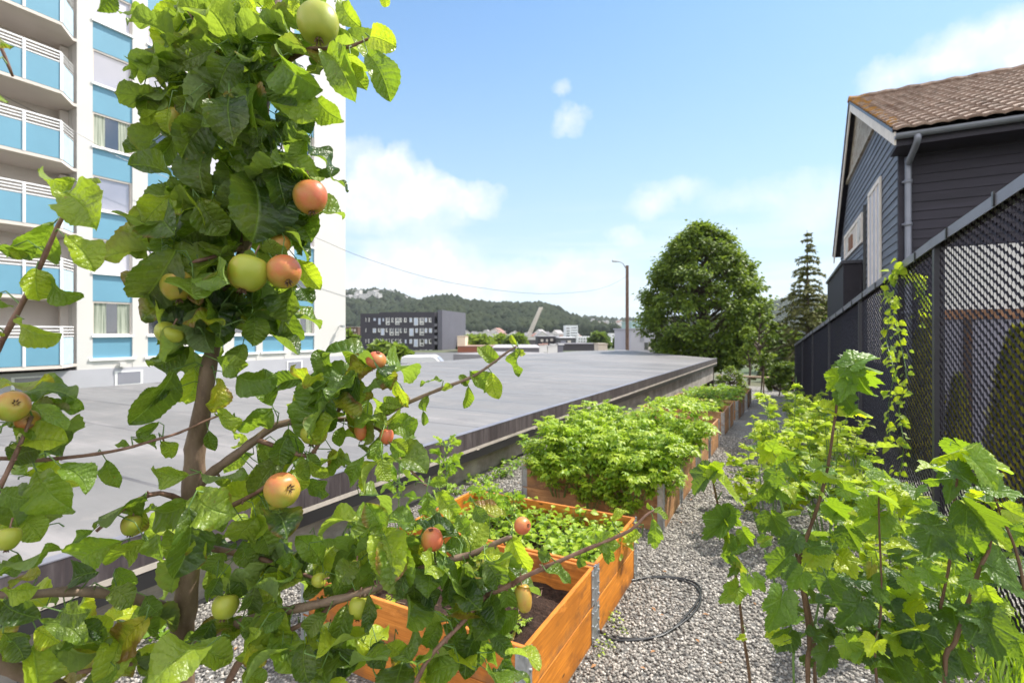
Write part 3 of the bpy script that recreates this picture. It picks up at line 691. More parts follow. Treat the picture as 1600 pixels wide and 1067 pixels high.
for yr, ws in rows.items():
    for (px, w, h, kd) in ws:
        a = (px - 563) * s17; zt_ = zz(yr - 4.5); h_ = h * D0 / F; wm = w * s17
        b = MB(); obox(b, LB_, ux, nv, a - wm / 2, a + wm / 2, .02, .12, zt_ - h_, zt_); wf = dpart(b, 'window', whf if kd != 3 else dm2)
        b = MB()
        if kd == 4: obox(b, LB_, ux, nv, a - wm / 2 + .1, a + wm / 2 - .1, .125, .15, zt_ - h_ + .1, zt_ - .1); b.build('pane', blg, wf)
        elif kd in (1, 2):
            obox(b, LB_, ux, nv, a - wm / 2 + .22, a + wm / 2 + (0 if kd == 1 else -.08), .125, .15, zt_ - min(h_, 1.2) + .25, zt_ - .05)
            if h_ > 1.6: obox(b, LB_, ux, nv, a - wm / 2 + .22, a + wm / 2 - .1, .125, .15, zt_ - h_ + .18, zt_ - 1.25)
            b.build('pane', drg, wf)
        else:
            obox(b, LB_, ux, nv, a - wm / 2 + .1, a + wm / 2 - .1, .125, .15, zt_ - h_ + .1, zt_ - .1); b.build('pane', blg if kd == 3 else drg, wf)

# ================================================================ small near-background buildings and roof clutter
def block(name, label, cat, px0, px1, ptop, pbot, d, depth, col, roofcol=None, windows=None, group=None, ang=0.0):
    L_ = W(px0, HY, d); R_ = W(px1, HY, d + ang); u = R_ - L_; w = np.linalg.norm(u[:2]); u = u / w; u[2] = 0; nb = np.array((-u[1], u[0], 0))
    zt, zb = HC + (HY - ptop) / F * d, HC + (HY - pbot) / F * d
    t = empty(name, label, cat, tuple((L_ + R_) / 2 - np.array((0, 0, HC - zb))), group); o0 = (L_ + R_) / 2 - np.array((0, 0, HC - zb))
    b = MB(); obox(b, L_, u, nb, 0, w, 0, depth, zb, zt); q = b.build('wall', m_plain(name + '_wall', col, .75, 0, .06, .5), t); q.location = -Vector(o0)
    b = MB(); obox(b, L_, u, nb, -.15, w + .15, -.15, depth + .15, zt + .003, zt + .003 + max(.12, w * .012)); q = b.build('roof', m_plain(name + '_roof', roofcol or tuple(x * .6 for x in col), .7), t); q.location = -Vector(o0)
    for k, (x0, x1, y0, y1, mt) in enumerate(windows or []):
        b = MB(); s = w / (px1 - px0); z0_, z1_ = HC + (HY - y1) / F * d, HC + (HY - y0) / F * d
        obox(b, L_, u, -nb, (x0 - px0) * s, (x1 - px0) * s, .02, .10, z0_, z1_); q = b.build('window', M[mt], t); q.location = -Vector(o0)
    return t
block('grey_utility_house', 'small grey flat roofed house with one square window beside the lamp post', 'building', 985, 1042, 514.5, 556, 58, 9, (.42, .41, .46), (.40, .39, .45), [(1000, 1006, 525, 533, 'glass'), (1007, 1012, 535, 546, 'glass_dark'), (1013, 1017, 535, 547, 'soffit'), (1019, 1022, 534, 547, 'glass_dark')])
block('glass_roof_house', 'pale green roof lantern above the grey utility house', 'roof lantern', 987, 1012, 503, 514, 66, 6, (.32, .45, .43), (.4, .5, .5))
block('brick_annex', 'low red brick annex at the right foot of the dark building', 'building', 715, 800, 541.5, 566, 118, 12, (.26, .085, .045), (.30, .20, .16), [(744, 752, 555, 564, 'glass_dark'), (757, 765, 556, 565, 'glass_dark')])
block('cream_block', 'small cream box shaped building joined to the dark building', 'building', 714.5, 727, 525.5, 543, 121, 8, (.62, .52, .40))
block('rust_brick_house', 'small dark brown building far left of the dark apartment building', 'building', 541, 559, 511, 545, 150, 12, (.12, .07, .05), (.5, .45, .4), [(543, 546, 514, 518, 'soffit'), (548, 551, 514, 518, 'soffit'), (553, 556, 514, 518, 'soffit'), (541, 558, 521, 523, 'soffit')])
block('black_low_building', 'low black building with pale roof edge in front of the town', 'building', 840, 875, 526, 542, 150, 14, (.04, .035, .045), (.2, .2, .22), [(845, 849, 530, 534, 'soffit'), (853, 856, 530, 534, 'soffit'), (860, 864, 529, 533, 'soffit')])
block('glazed_low_building', 'low dark glazed building with a light grey roof', 'building', 873, 900, 528, 546, 140, 14, (.08, .08, .09), (.55, .55, .58), [(876, 884, 532, 540, 'glass'), (887, 892, 532, 540, 'soffit')])
block('dark_long_shed', 'long dark flat shed lying before the white town blocks', 'building', 874, 936, 538, 548, 110, 10, (.05, .045, .05), (.10, .09, .10))
block('beige_kiosk', 'small beige cabin at the far edge of the garage roof', 'cabin', 935, 949, 538, 549, 80, 4, (.55, .47, .38))
block('dark_parking_deck', 'low dark parking deck behind the garage roof', 'building', 770, 845, 544, 560, 90, 20, (.16, .15, .16), (.34, .32, .33))
block('white_tower_block', 'white tower block with grey bands standing in the far town', 'tower block', 884, 903, 508.5, 532, 330, 14, (.70, .72, .76), (.5, .52, .56), [(885, 890, y, y + 2, 'glass_dark') for y in (512, 516, 520, 524)] + [(892, 902, y + .5, y + 1.7, 'glass_dark') for y in (511, 515, 519, 523)])
whb = [(902, 922, 526, 538, 300), (920, 934, 528, 538, 290), (934, 952, 528.5, 538, 280), (951, 968, 528, 540, 260), (955, 985, 521, 531, 310), (968, 984, 528, 543, 250), (960, 984, 535, 545, 180)]
for k, (a, c, t0, t1, d_) in enumerate(whb):
    block('white_terrace_block', ['long white flat roofed block just right of the tower block', 'small white flat block between two longer white blocks', 'white flat roofed block above the beige cabin', 'white flat block left of the street lamp post', 'pale upper white block on the slope behind the lamp post', 'white block whose right end touches the grey utility house', 'nearest white low block beside the foot of the lamp post'][k], 'building', a, c, t0, t1, d_, 12, (.72, .72, .74), (.6, .6, .62),
          [(a + 2 + j * 4, a + 4 + j * 4, t0 + 2.5 + i * 4, t0 + 4.3 + i * 4, 'glass_dark') for j in range(int((c - a - 2) / 4)) for i in range(2 if t1 - t0 > 9 else 1)], 'white flat roofed blocks in the town')
# white vents and crates on the roof behind the garage
for k, (a, c, t0, t1) in enumerate(((843, 849, 539, 551), (849, 855, 538, 550), (856, 861, 541, 552), (861, 871, 539, 553), (871, 880, 539, 551))):
    block('roof_vent', ['white ventilation box, leftmost of the cluster on the far roof', 'tall white ventilation box, second in the roof cluster', 'low white ventilation box in the middle of the roof cluster', 'largest white ventilation box of the roof cluster', 'dark grey ventilation box at the right of the roof cluster'][k], 'vent', a, c, t0, t1, 75, .9, (.75, .73, .70) if k < 4 else (.15, .15, .18), (.5, .3, .25) if k < 2 else (.6, .6, .6), None, 'ventilation boxes on the far roof')
b = MB(); b.box(-12, 14, -6, 6, -1, 0)
o = b.build('far_flat_roof', m_plain('far_roof_felt', (.22, .21, .22), .8, 0, .1, .4)); c_ = W(845, 553.2, 78); o.location = Vector(c_); tag(o, 'flat grey roof of a neighbouring building behind the garage', 'roof')

# street lamp
c_ = W(980, 549, 40); b = MB(); ztp = HC + (HY - 415) / F * 40; zb_ = -3.2
t = empty('street_lamp', 'tall brown wooden lamp post with a short arm at the far roof corner', 'street lamp', (c_[0], c_[1], zb_))
b.tube([(0, 0, 0), (0, 0, ztp - zb_)], [.15, .12], 10); b.build('pole', m_plain('brown_wood_pole', (.14, .085, .065), .8, 0, .2, 3), t)
e = W(957, 414.5, 39) - W(980, 416, 40); hh = ztp - zb_
b = MB(); b.tube([(0, 0, hh - .4), (e[0] * .3, e[1] * .3, hh + .15), (e[0] * .6, e[1] * .6, hh + .25)], .035, 6); b.build('arm', M['galv'], t)
b = MB(); b.tube([(e[0] * .55, e[1] * .55, hh + .24), (e[0], e[1], hh + .22)], [.05, .09], 8); b.build('lamp_head', M['galv'], t)
# leaning pale crane boom against the wooded hill
A_, B_ = W(822, 527, 330), W(843, 480, 330); b = MB()
for o_ in ((0, 0), (2.0, 0), (0, 2.0), (2.0, 2.0)): b.tube([A_ + np.array((o_[0], o_[1], 0)), B_ + np.array((o_[0] * .6, o_[1] * .6, 0))], .26, 5)
for k in range(22):
    q0 = A_ + (B_ - A_) * k / 22; q1 = A_ + (B_ - A_) * (k + 1) / 22; b.tube([q0, q1 + np.array((2.0, 0, 0))], .18, 4); b.tube([q0 + np.array((2, 2, 0)), q1 + np.array((0, 2, 0))], .18, 4)
tag(b.build('crane_boom', m_plain('pale_steel_lattice', (.60, .55, .50), .6)), 'pale leaning lattice crane boom before the wooded hill', 'crane')

# van behind the roof
vd = 41.0; vp = W(668, HY, vd); van = empty('delivery_van', 'white delivery van parked beyond the roof edge', 'van', (vp[0], vp[1], -2.25))
ang = math.atan2(CS * 0 + (W(705, HY, vd) - W(632, HY, vd))[1], (W(705, HY, vd) - W(632, HY, vd))[0]); van.rotation_euler.z = ang; van.scale = (.76, .9, .95)
prof = [(-2.6, .3), (-2.6, 1.6), (-2.5, 1.95), (-2.2, 2.06), (.6, 2.1), (1.0, 2.0), (1.75, 1.35), (2.45, 1.15), (2.6, .9), (2.6, .3)]
b = MB(); k = len(prof); rws = []
for y, sc in ((-.98, .0), (-.88, 1), (.88, 1), (.98, .0)):
    rws.append([(x * (1 if sc else .985), y, (z if sc else (z - .10 if z > 1 else z))) for x, z in prof])
b.add([p for r_ in rws for p in r_], [tuple(range(k)), tuple(range(3 * k, 4 * k))[::-1]] + [(r * k + i, (r + 1) * k + i, (r + 1) * k + (i + 1) % k, r * k + (i + 1) % k) for r in range(3) for i in range(k)])
b.build('body', m_plain('white_van_paint', (.72, .72, .74), .3, 0, .02), van, smooth=False)
b = MB(); b.add([(1.08, -.8, 1.97), (1.08, .8, 1.97), (1.74, .84, 1.40), (1.74, -.84, 1.40)], [(0, 1, 2, 3)][::-1]); o = b.build('windscreen', M['glass'], van); o.location = (.025, 0, .03)
b = MB(); b.add([(.1, -.99, 1.3), (1.5, -.99, 1.3), (.95, -.955, 1.85), (.1, -.955, 1.88)], [(0, 1, 2, 3)]); o = b.build('side_window', M['glass_dark'], van)
for x in (-1.7, 1.75):
    for y in (-.86, .86):
        b = MB(); b.lathe([(0, -.1), (.34, -.1), (.34, .1), (0, .1)], 16, T=(np.array(((1, 0, 0), (0, 0, 1), (0, -1, 0)), float), np.array((x, y, .34)))); b.build('wheel', M['black_plastic'], van)
# dark flat car roof seen beside the van
cd_ = W(618, HY, 38); b = MB(); b.box(-1.2, 1.2, -.7, .7, -.12, -.02); b.box(-1.0, 1.0, -.72, -.70, -.02, .05)
o = b.build('roof_rack', M['dark_metal']); o.location = (cd_[0], cd_[1], HC + (HY - 568) / F * 38); o.rotation_euler.z = ang; tag(o, 'dark flat roof rack on a car left of the white van', 'roof rack')

# ================================================================ DARK MESH FENCE
FXL = lambda y: 1.0 - .0518 * (y - 3.4)
FY_ = [1.0, 3.38, 3.94, 4.69, 5.8, 7.86, 9.8, 13.1, 19.8]; FT_ = [2.46, 2.37, 2.33, 2.27, 2.19, 2.04, 1.89, 1.66, 1.17]
FT = lambda y: np.interp(y, FY_, FT_)
fence = empty('mesh_fence', 'tall dark mesh fence with grey top rail running along the path to the right', 'fence', (1.0, 3.4, 0))
FLOC = (-1.0, -3.4, 0)
posts = [1.75, 4.69, 7.7, 10.7, 13.7, 16.7, 19.75]
def ribbon_panel(y0, y1):
    lw, sw, wd = .090, .052, .0165
    nx = int((y1 - y0) / (lw / 4)) + 1; yy = y0 + np.arange(nx) * lw / 4
    zt = FT(yy) - .05; zb = gz(np.full(nx, 1.0), yy) - .02
    rows = int(2.42 / (sw / 2)); V = []; Q = []; off = 0
    tri = np.array([-1, -1, 1, 1])[np.arange(nx) % 4] * 1.0
    for r in range(rows):
        zc = zt - r * sw / 2 + ((-1) ** r) * tri * sw / 4
        ok = zc > zb
        if not ok.any(): break
        x = FXL(yy)
        j = RNG.normal(0, .0006, nx)
        lo = np.stack([x - wd * .20 + j, yy, zc - wd * .48], -1); hi = np.stack([x + wd * .20 + j, yy, zc + wd * .48], -1)
        V.append(np.stack([lo, hi], 1).reshape(-1, 3))
        i = np.arange(nx - 1)[ok[:-1] & ok[1:]]; a = off + i * 2
        Q.append(np.stack([a, a + 2, a + 3, a + 1], -1)); off += nx * 2
    return np.concatenate(V), np.concatenate(Q)
for a, c in zip(posts[:-1], posts[1:]):
    V, Q = ribbon_panel(a + .025, c - .025); o = fast_mesh('mesh_panel', V, Q, M['mesh'], fence); o.location = FLOC
for y in posts:
    b = MB(); x = FXL(y); b.box(x - .03, x + .03, y - .03, y + .03, float(gz(x, y)) - .2, float(FT(y)) - .005); o = b.build('post', M['dark_metal'], fence); o.location = FLOC
b = MB()
for a, c in zip(posts[:-1], posts[1:]):
    for z0, z1, w0, w1 in ((-.05, .012, -.042, -.036), (.012, .016, -.042, .036), (-.05, .012, .03, .036)):
        v = [(FXL(y) + w, y, FT(y) + z) for y in (a, c) for w in (w0, w1) for z in (z0, z1)]
        b.add(v, [(0, 1, 3, 2), (4, 6, 7, 5), (0, 4, 5, 1), (2, 3, 7, 6), (0, 2, 6, 4), (1, 5, 7, 3)])
o = b.build('top_rail', M['rail_metal'], fence); o.location = FLOC
b = MB()
for y in np.arange(2.1, 19, .75): x = FXL(y) - .045; b.box(x - .006, x + .002, y - .012, y + .012, FT(y) - .07, FT(y) + .006)
o = b.build('rail_clip', M['black_plastic'], fence); o.location = FLOC
b = MB()
for a, c in zip(posts[:-1], posts[1:]): b.tube([(FXL(a) + .03, a, float(gz(1, a)) + .06), (FXL(c) + .03, c, float(gz(1, c)) + .06)], .018, 6)
o = b.build('bottom_rail', M['dark_metal'], fence); o.location = FLOC

# ================================================================ DARK TIMBER HOUSE
WX = lambda y: 1.6 - .021 * (y - 10.6)
hs = empty('timber_house', 'dark blue grey timber house with brown tiled roof behind the fence', 'house', (1.6, 10.6, -.3)); HL = (-1.6, -10.6, .3)
def hp(b, name, m, parent=None, smooth=False):
    o = b.build(name, m, parent or hs, smooth)
    if parent is None: o.location = HL
    return o
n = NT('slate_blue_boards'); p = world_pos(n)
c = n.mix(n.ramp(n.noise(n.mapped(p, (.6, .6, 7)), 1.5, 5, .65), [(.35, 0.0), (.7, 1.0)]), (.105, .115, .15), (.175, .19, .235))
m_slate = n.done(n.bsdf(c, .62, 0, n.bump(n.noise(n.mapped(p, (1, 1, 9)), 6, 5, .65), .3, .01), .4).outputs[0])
n = NT('shaded_plum_boards'); p = world_pos(n)  # plum boards, their colour darkened further for the shade under the eaves
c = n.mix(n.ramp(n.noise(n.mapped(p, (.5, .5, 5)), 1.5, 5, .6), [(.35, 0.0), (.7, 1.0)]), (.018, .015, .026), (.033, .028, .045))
m_plum_shade = n.done(n.bsdf(c, .6, 0, n.bump(n.noise(n.mapped(p, (1, 1, 9)), 8, 4, .6), .25, .008), .4).outputs[0])
RY, RZt, EN, EZ, EF, EFZ = 15.5, 7.44, 10.0, 4.80, 19.7, 4.08
def roof_z(y): return EZ + (y - EN) / (RY - EN) * (RZt - EZ) if y < RY else RZt + (y - RY) / (EF - RY) * (EFZ - RZt)
YN, YF = 10.6, 19.3
# lap siding on the gable wall (towards the path): one board after another up to the roof line
b = MB(); b2 = MB(); z = -1.2
while z < 7.3:
    z1 = z + .15; y0, y1 = YN, YF
    if z1 > roof_z(YN) - .12: y0 = max(YN, EN + (z1 + .12 - EZ) / (RZt - EZ) * (RY - EN))
    if z1 > roof_z(YF) - .12: y1 = min(YF, RY + (z1 + .12 - RZt) / (EFZ - RZt) * (EF - RY))
    if y1 - y0 < .1: break
    tgt = b if z < 5.85 else b2
    if z < 5.85:
        v = [(WX(y) - (.022 if lo else .004), y, zz_) for y in (y0, y1) for lo, zz_ in ((1, z), (0, z1))]
        b.add(v, [(0, 2, 3, 1)]); b.add([(WX(y) - q_, y, z) for y in (y0, y1) for q_ in (.022, .002)], [(0, 1, 3, 2)])
    z = z1
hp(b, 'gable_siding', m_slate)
wpale = m_wood('weathered_pale_boards', (.34, .29, .22), (.52, .46, .38), .3)
yA = EN + (5.9 + .12 - EZ) / (RZt - EZ) * (RY - EN); yB = RY + (5.9 + .12 - RZt) / (EFZ - RZt) * (EF - RY)
y = yA
while y < yB - .05:
    y_ = min(y + .14, yB); za, zb_ = roof_z(y) - .10, roof_z(y_ - .012) - .10
    b2.add([(WX(y) - .03, y, 5.9), (WX(y_) - .03, y_ - .012, 5.9), (WX(y_) - .03, y_ - .012, max(zb_, 5.91)), (WX(y) - .03, y, max(za, 5.91))], [(0, 1, 2, 3)]); y = y_
hp(b2, 'gable_board', wpale)
b = MB(); b.box(0, .05, yA, yB, 5.80, 5.9)
b = MB(); b.add([(WX(y) - x_, y, z_) for y in (yA - .1, yB + .1) for x_ in (.07, .0) for z_ in (5.80, 5.9)], [(0, 1, 3, 2), (4, 6, 7, 5), (0, 4, 5, 1), (2, 3, 7, 6), (0, 2, 6, 4), (1, 5, 7, 3)]); hp(b, 'gable_trim', wpale)
# camera-side wall under the eaves
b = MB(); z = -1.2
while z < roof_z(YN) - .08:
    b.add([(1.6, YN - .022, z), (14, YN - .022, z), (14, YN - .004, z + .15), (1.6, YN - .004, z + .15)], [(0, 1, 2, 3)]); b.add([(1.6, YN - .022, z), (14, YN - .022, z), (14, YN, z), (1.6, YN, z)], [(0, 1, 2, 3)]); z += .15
hp(b, 'eaves_siding', m_plum_shade)
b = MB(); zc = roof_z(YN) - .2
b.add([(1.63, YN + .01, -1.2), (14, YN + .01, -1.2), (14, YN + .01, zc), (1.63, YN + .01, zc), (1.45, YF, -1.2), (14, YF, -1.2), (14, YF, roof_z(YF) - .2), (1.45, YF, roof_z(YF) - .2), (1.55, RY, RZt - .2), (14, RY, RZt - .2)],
      [(0, 1, 2, 3), (4, 7, 6, 5), (0, 3, 8, 7, 4), (1, 5, 6, 9, 2), (3, 2, 9, 8), (8, 9, 6, 7)]); hp(b, 'wall_core', m_plum_shade)
b = MB(); b.box(1.575, 1.66, YN - .045, YN + .04, -1.2, zc + .05); hp(b, 'corner_board', m_plum_shade)
# tiled roof: rows of waves
def tiles(yA_, zA, yB_, zB, x0, x1):
    L = math.hypot(yB_ - yA_, zB - zA); rows = int(L / .30); nx = int((x1 - x0) / .028); xs_ = np.linspace(x0, x1, nx); V = []; Q = []
    ny_, nz_ = -(zB - zA) / L, (yB_ - yA_) / L
    if nz_ < 0: ny_, nz_ = -ny_, -nz_
    prof_ = []
    for r in range(rows):
        for k, (t, hgt) in enumerate(((0.0, .034), (.0001, .045), (.5, .03), (.999, .012))):
            prof_.append(((r + t) / rows, hgt, r))
    for (t, hgt, r) in prof_:
        ph = xs_ / .21 * 2 * math.pi; wv_ = .026 * np.abs(np.sin(ph / 2)) ** .7
        rr = RNG.normal(0, .0015, nx); h_ = hgt + wv_ + rr
        if t == prof_[0][0] or hgt == .034: h_ = h_ - .03
        sx_ = -.021 * ((yA_ + (yB_ - yA_) * t) - EN)
        V.append(np.stack([xs_ + sx_ * (1 - (xs_ - x0) / (x1 - x0)), np.full(nx, yA_ + (yB_ - yA_) * t) + ny_ * h_, zA + (zB - zA) * t + nz_ * h_], -1))
    V = np.concatenate(V); m = len(prof_)
    ii, jj = np.meshgrid(np.arange(m - 1), np.arange(nx - 1), indexing='ij'); a = (ii * nx + jj).ravel()
    return V, np.stack([a, a + 1, a + nx + 1, a + nx], -1)
n = NT('brown_roof_tiles'); p = world_pos(n)
tl = n.N('ShaderNodeTexWhiteNoise'); sn = n.vmath('SNAP', n.vmath('ADD', p, (.0, .0, 0)).outputs[0], (.21, .27, 10)).outputs[0]; n.L(sn, tl.inputs['Vector'])
c = n.mix(tl.outputs['Value'], (.12, .068, .048), (.25, .16, .12))
c = n.mix(n.ramp(n.noise(p, 9, 5, .7), [(.4, 0.0), (.7, .8)]), c, (.34, .26, .21))
sp3 = n.N('ShaderNodeSeparateXYZ'); n.L(p, sp3.inputs[0])
lich = n.math('SUBTRACT', n.noise(p, 5, 5, .65), n.math('MULTIPLY', n.math('SUBTRACT', sp3.outputs[0], 1.3), .42))
c = n.mix(n.ramp(lich, [(.42, 0.0), (.52, .9)]), c, (.33, .15, .012))
c = n.mix(n.ramp(n.noise(p, 14, 4), [(.55, 0.0), (.7, .6)]), c, (.05, .035, .02))
m_tile = n.done(n.bsdf(c, .7, 0, n.bump(n.noise(p, 60, 4), .4, .006), .4).outputs[0])
XR0 = 1.41
V, Q = tiles(EN - .06, EZ - .03, RY, RZt, XR0, 14); o = fast_mesh('roof', V, Q, m_tile, hs, smooth=False); o.location = HL
V, Q = tiles(EF + .06, EFZ - .03, RY, RZt, XR0, 14); o = fast_mesh('roof', V, Q, m_tile, hs, smooth=False); o.location = HL
b = MB(); b.tube([(x, RY + .02 * math.sin(x * 9), RZt + .05 + .012 * math.cos(x * 15)) for x in np.arange(XR0 - .12, 14, .11)], .085, 8); hp(b, 'ridge_tile', m_tile)
# barge boards, eaves box and gutter
wht = m_plain('worn_white_paint', (.78, .71, .66), .7, 0, .12, 6)
XB = lambda y: XR0 + .03 - .021 * (y - 10)
for (ya, za, yb_, zb_) in ((EN, EZ, RY, RZt), (RY, RZt, EF, EFZ)):
    for nm, dx, zl, zh, mt in (('barge_board', 0, -.24, -.03, wht), ('barge_cap', -.022, -.035, .03, M['dark_metal'])):
        b = MB(); v = [(XB(y) + x_ + dx, y, z_ + q) for (y, z_) in ((ya, za), (yb_, zb_)) for x_ in (0, .028) for q in (zl, zh)]
        b.add(v, [(0, 1, 3, 2), (4, 6, 7, 5), (0, 4, 5, 1), (2, 3, 7, 6), (0, 2, 6, 4), (1, 5, 7, 3)]); hp(b, nm, mt)
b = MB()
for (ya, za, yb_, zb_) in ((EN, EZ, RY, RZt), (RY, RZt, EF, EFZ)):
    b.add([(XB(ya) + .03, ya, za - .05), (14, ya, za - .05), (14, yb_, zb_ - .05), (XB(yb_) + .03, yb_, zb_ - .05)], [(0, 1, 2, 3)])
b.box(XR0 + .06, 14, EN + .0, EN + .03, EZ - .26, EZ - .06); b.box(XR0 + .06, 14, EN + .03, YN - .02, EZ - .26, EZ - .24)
hp(b, 'eaves_box', m_plum_shade)
b = MB(); sg = 8; pr = [(EN - .08 - .07 * math.cos(math.pi * k / sg), EZ - .10 - .075 * math.sin(math.pi * k / sg)) for k in range(sg + 1)]
pr2 = [(EN - .08 - .06 * math.cos(math.pi * k / sg), EZ - .10 - .065 * math.sin(math.pi * k / sg)) for k in range(sg + 1)][::-1]
ring = pr + pr2; k = len(ring); b.add([(XR0 + .03, y, z) for y, z in ring] + [(14, y, z) for y, z in ring], [(i, (i + 1) % k, (i + 1) % k + k, i + k) for i in range(k)] + [(i, i + 1, k - 2 - i, k - 1 - i) for i in range(sg)])
gm = m_plain('grey_blue_gutter', (.21, .22, .27), .4, .3, .1, 5)
gut = hp(b, 'gutter', gm)
b = MB(); dpx = 1.70
b.tube(smooth_pts([(dpx + .02, EN - .08, EZ - .14), (dpx + .02, EN - .06, EZ - .25), (dpx, YN - .16, EZ - .42), (dpx, YN - .10, EZ - .55), (dpx, YN - .10, 1.5), (dpx, YN - .10, -.8)], 4), .048, 12)
for z in (EZ - .75, 3.35, 1.9): b.lathe([(.052, 0), (.06, .005), (.06, .06), (.052, .065)], 12, T=(np.eye(3), np.array((dpx, YN - .10, z)))); b.box(dpx - .08, dpx - .05, YN - .12, YN - .02, z + .015, z + .045)
hp(b, 'downpipe', gm, smooth=True)
# windows in the gable wall
def gwin(ya, yb_, z0, z1, mull, pane, inner=None):
    b = MB(); t = .09; xx = lambda y: WX(y) - .022
    def bx(y0, y1, za, zb_, d=.035): b.add([(xx(y) - q, y, z) for y in (y0, y1) for q in (d, 0) for z in (za, zb_)], [(0, 1, 3, 2), (4, 6, 7, 5), (0, 4, 5, 1), (2, 3, 7, 6), (0, 2, 6, 4), (1, 5, 7, 3)])
    bx(ya, ya + t, z0, z1); bx(yb_ - t, yb_, z0, z1); bx(ya + t, yb_ - t, z1 - t, z1); bx(ya + t, yb_ - t, z0, z0 + t)
    for m_ in mull: bx(m_ - .03, m_ + .03, z0 + t, z1 - t, .03)
    f_ = hp(b, 'window', wht)
    b = MB(); b.add([(xx(y) - .012 + 1.6 - 1.6, y, z) for y in (ya + t, yb_ - t) for z in (z0 + t, z1 - t)], [(0, 1, 3, 2)]); b.build('pane', pane, f_)
    return f_
gwin(12.1, 13.55, 1.0, 4.62, (12.58, 13.05), M['pale_blind'])
w_ = gwin(14.5, 18.0, 3.72, 4.42, (15.4, 16.7), M['soffit'])
b = MB(); b.lathe([(0, -.012), (.30, -.01), (.30, .01), (0, .012)], 20, T=(np.array(((0, 0, 1), (1, 0, 0), (0, 1.0, 0)), float), np.array((WX(15) - .05, 14.95, 4.07)))); b.lathe([(0, -.012), (.22, -.01), (.22, .01), (0, .012)], 20, T=(np.array(((0, 0, 1), (1, 0, 0), (0, 1.0, 0)), float), np.array((WX(17) - .05, 17.4, 3.92)))); b.build('round_ornament', M['white_paint'], w_)
b = MB(); b.add([(WX(y) - q, y, z) for y in (16.2, 16.9) for q in (.06, .03) for z in (3.82, 4.2)], [(0, 1, 3, 2), (4, 6, 7, 5), (0, 4, 5, 1), (2, 3, 7, 6), (0, 2, 6, 4), (1, 5, 7, 3)]); b.build('brown_ornament', m_plain('rust_brown', (.22, .09, .04), .7), w_)
b = MB(); b.box(1.10, WX(15) - .03, 14.4, 20.3, 1.95, 3.22); hp(b, 'porch_box', m_plain('black_boards', (.018, .014, .022), .7))
b = MB(); b.box(1.05, WX(15) - .03, 14.35, 20.35, 3.223, 3.29); hp(b, 'porch_roof', M['dark_metal'])
b = MB(); b.tube([(1.50, 14.1, 4.5), (1.50, 14.1, 2.5), (1.40, 14.5, 2.2)], .045, 8); hp(b, 'black_pipe', M['black_plastic'])
# timber frame standing before the house wall, seen through the mesh
pg = empty('pergola', 'orange brown timber beam on posts seen through the mesh fence', 'timber frame', (3, 8.6, 0))
b = MB(); b.box(-1.30, 4, -.02, -.012, 1.905, 2.72); b.build('canopy_sheet', m_plain('pale_awning_cloth', (.55, .53, .53), .8, 0, .08, 2), pg)
b = MB(); b.box(-1.30, 4, -.02, -.012, -.2, 1.775); b.build('back_panel', m_plain('grey_blue_panel', (.21, .20, .25), .8, 0, .1, 2), pg)
bm_ = m_wood('oiled_timber', (.22, .11, .06), (.36, .19, .11))
b = MB(); b.box(-1.35, 4, -.04, .04, 1.78, 1.90); b.build('beam', bm_, pg)
for x in (-1.0, 1.2, 3.4): b = MB(); b.box(x - .045, x + .045, -.045, .045, -.3, 1.778); b.build('post', m_wood('dark_timber', (.05, .03, .02), (.10, .06, .04)) if x == -1.0 else bpy.data.materials['dark_timber'], pg)

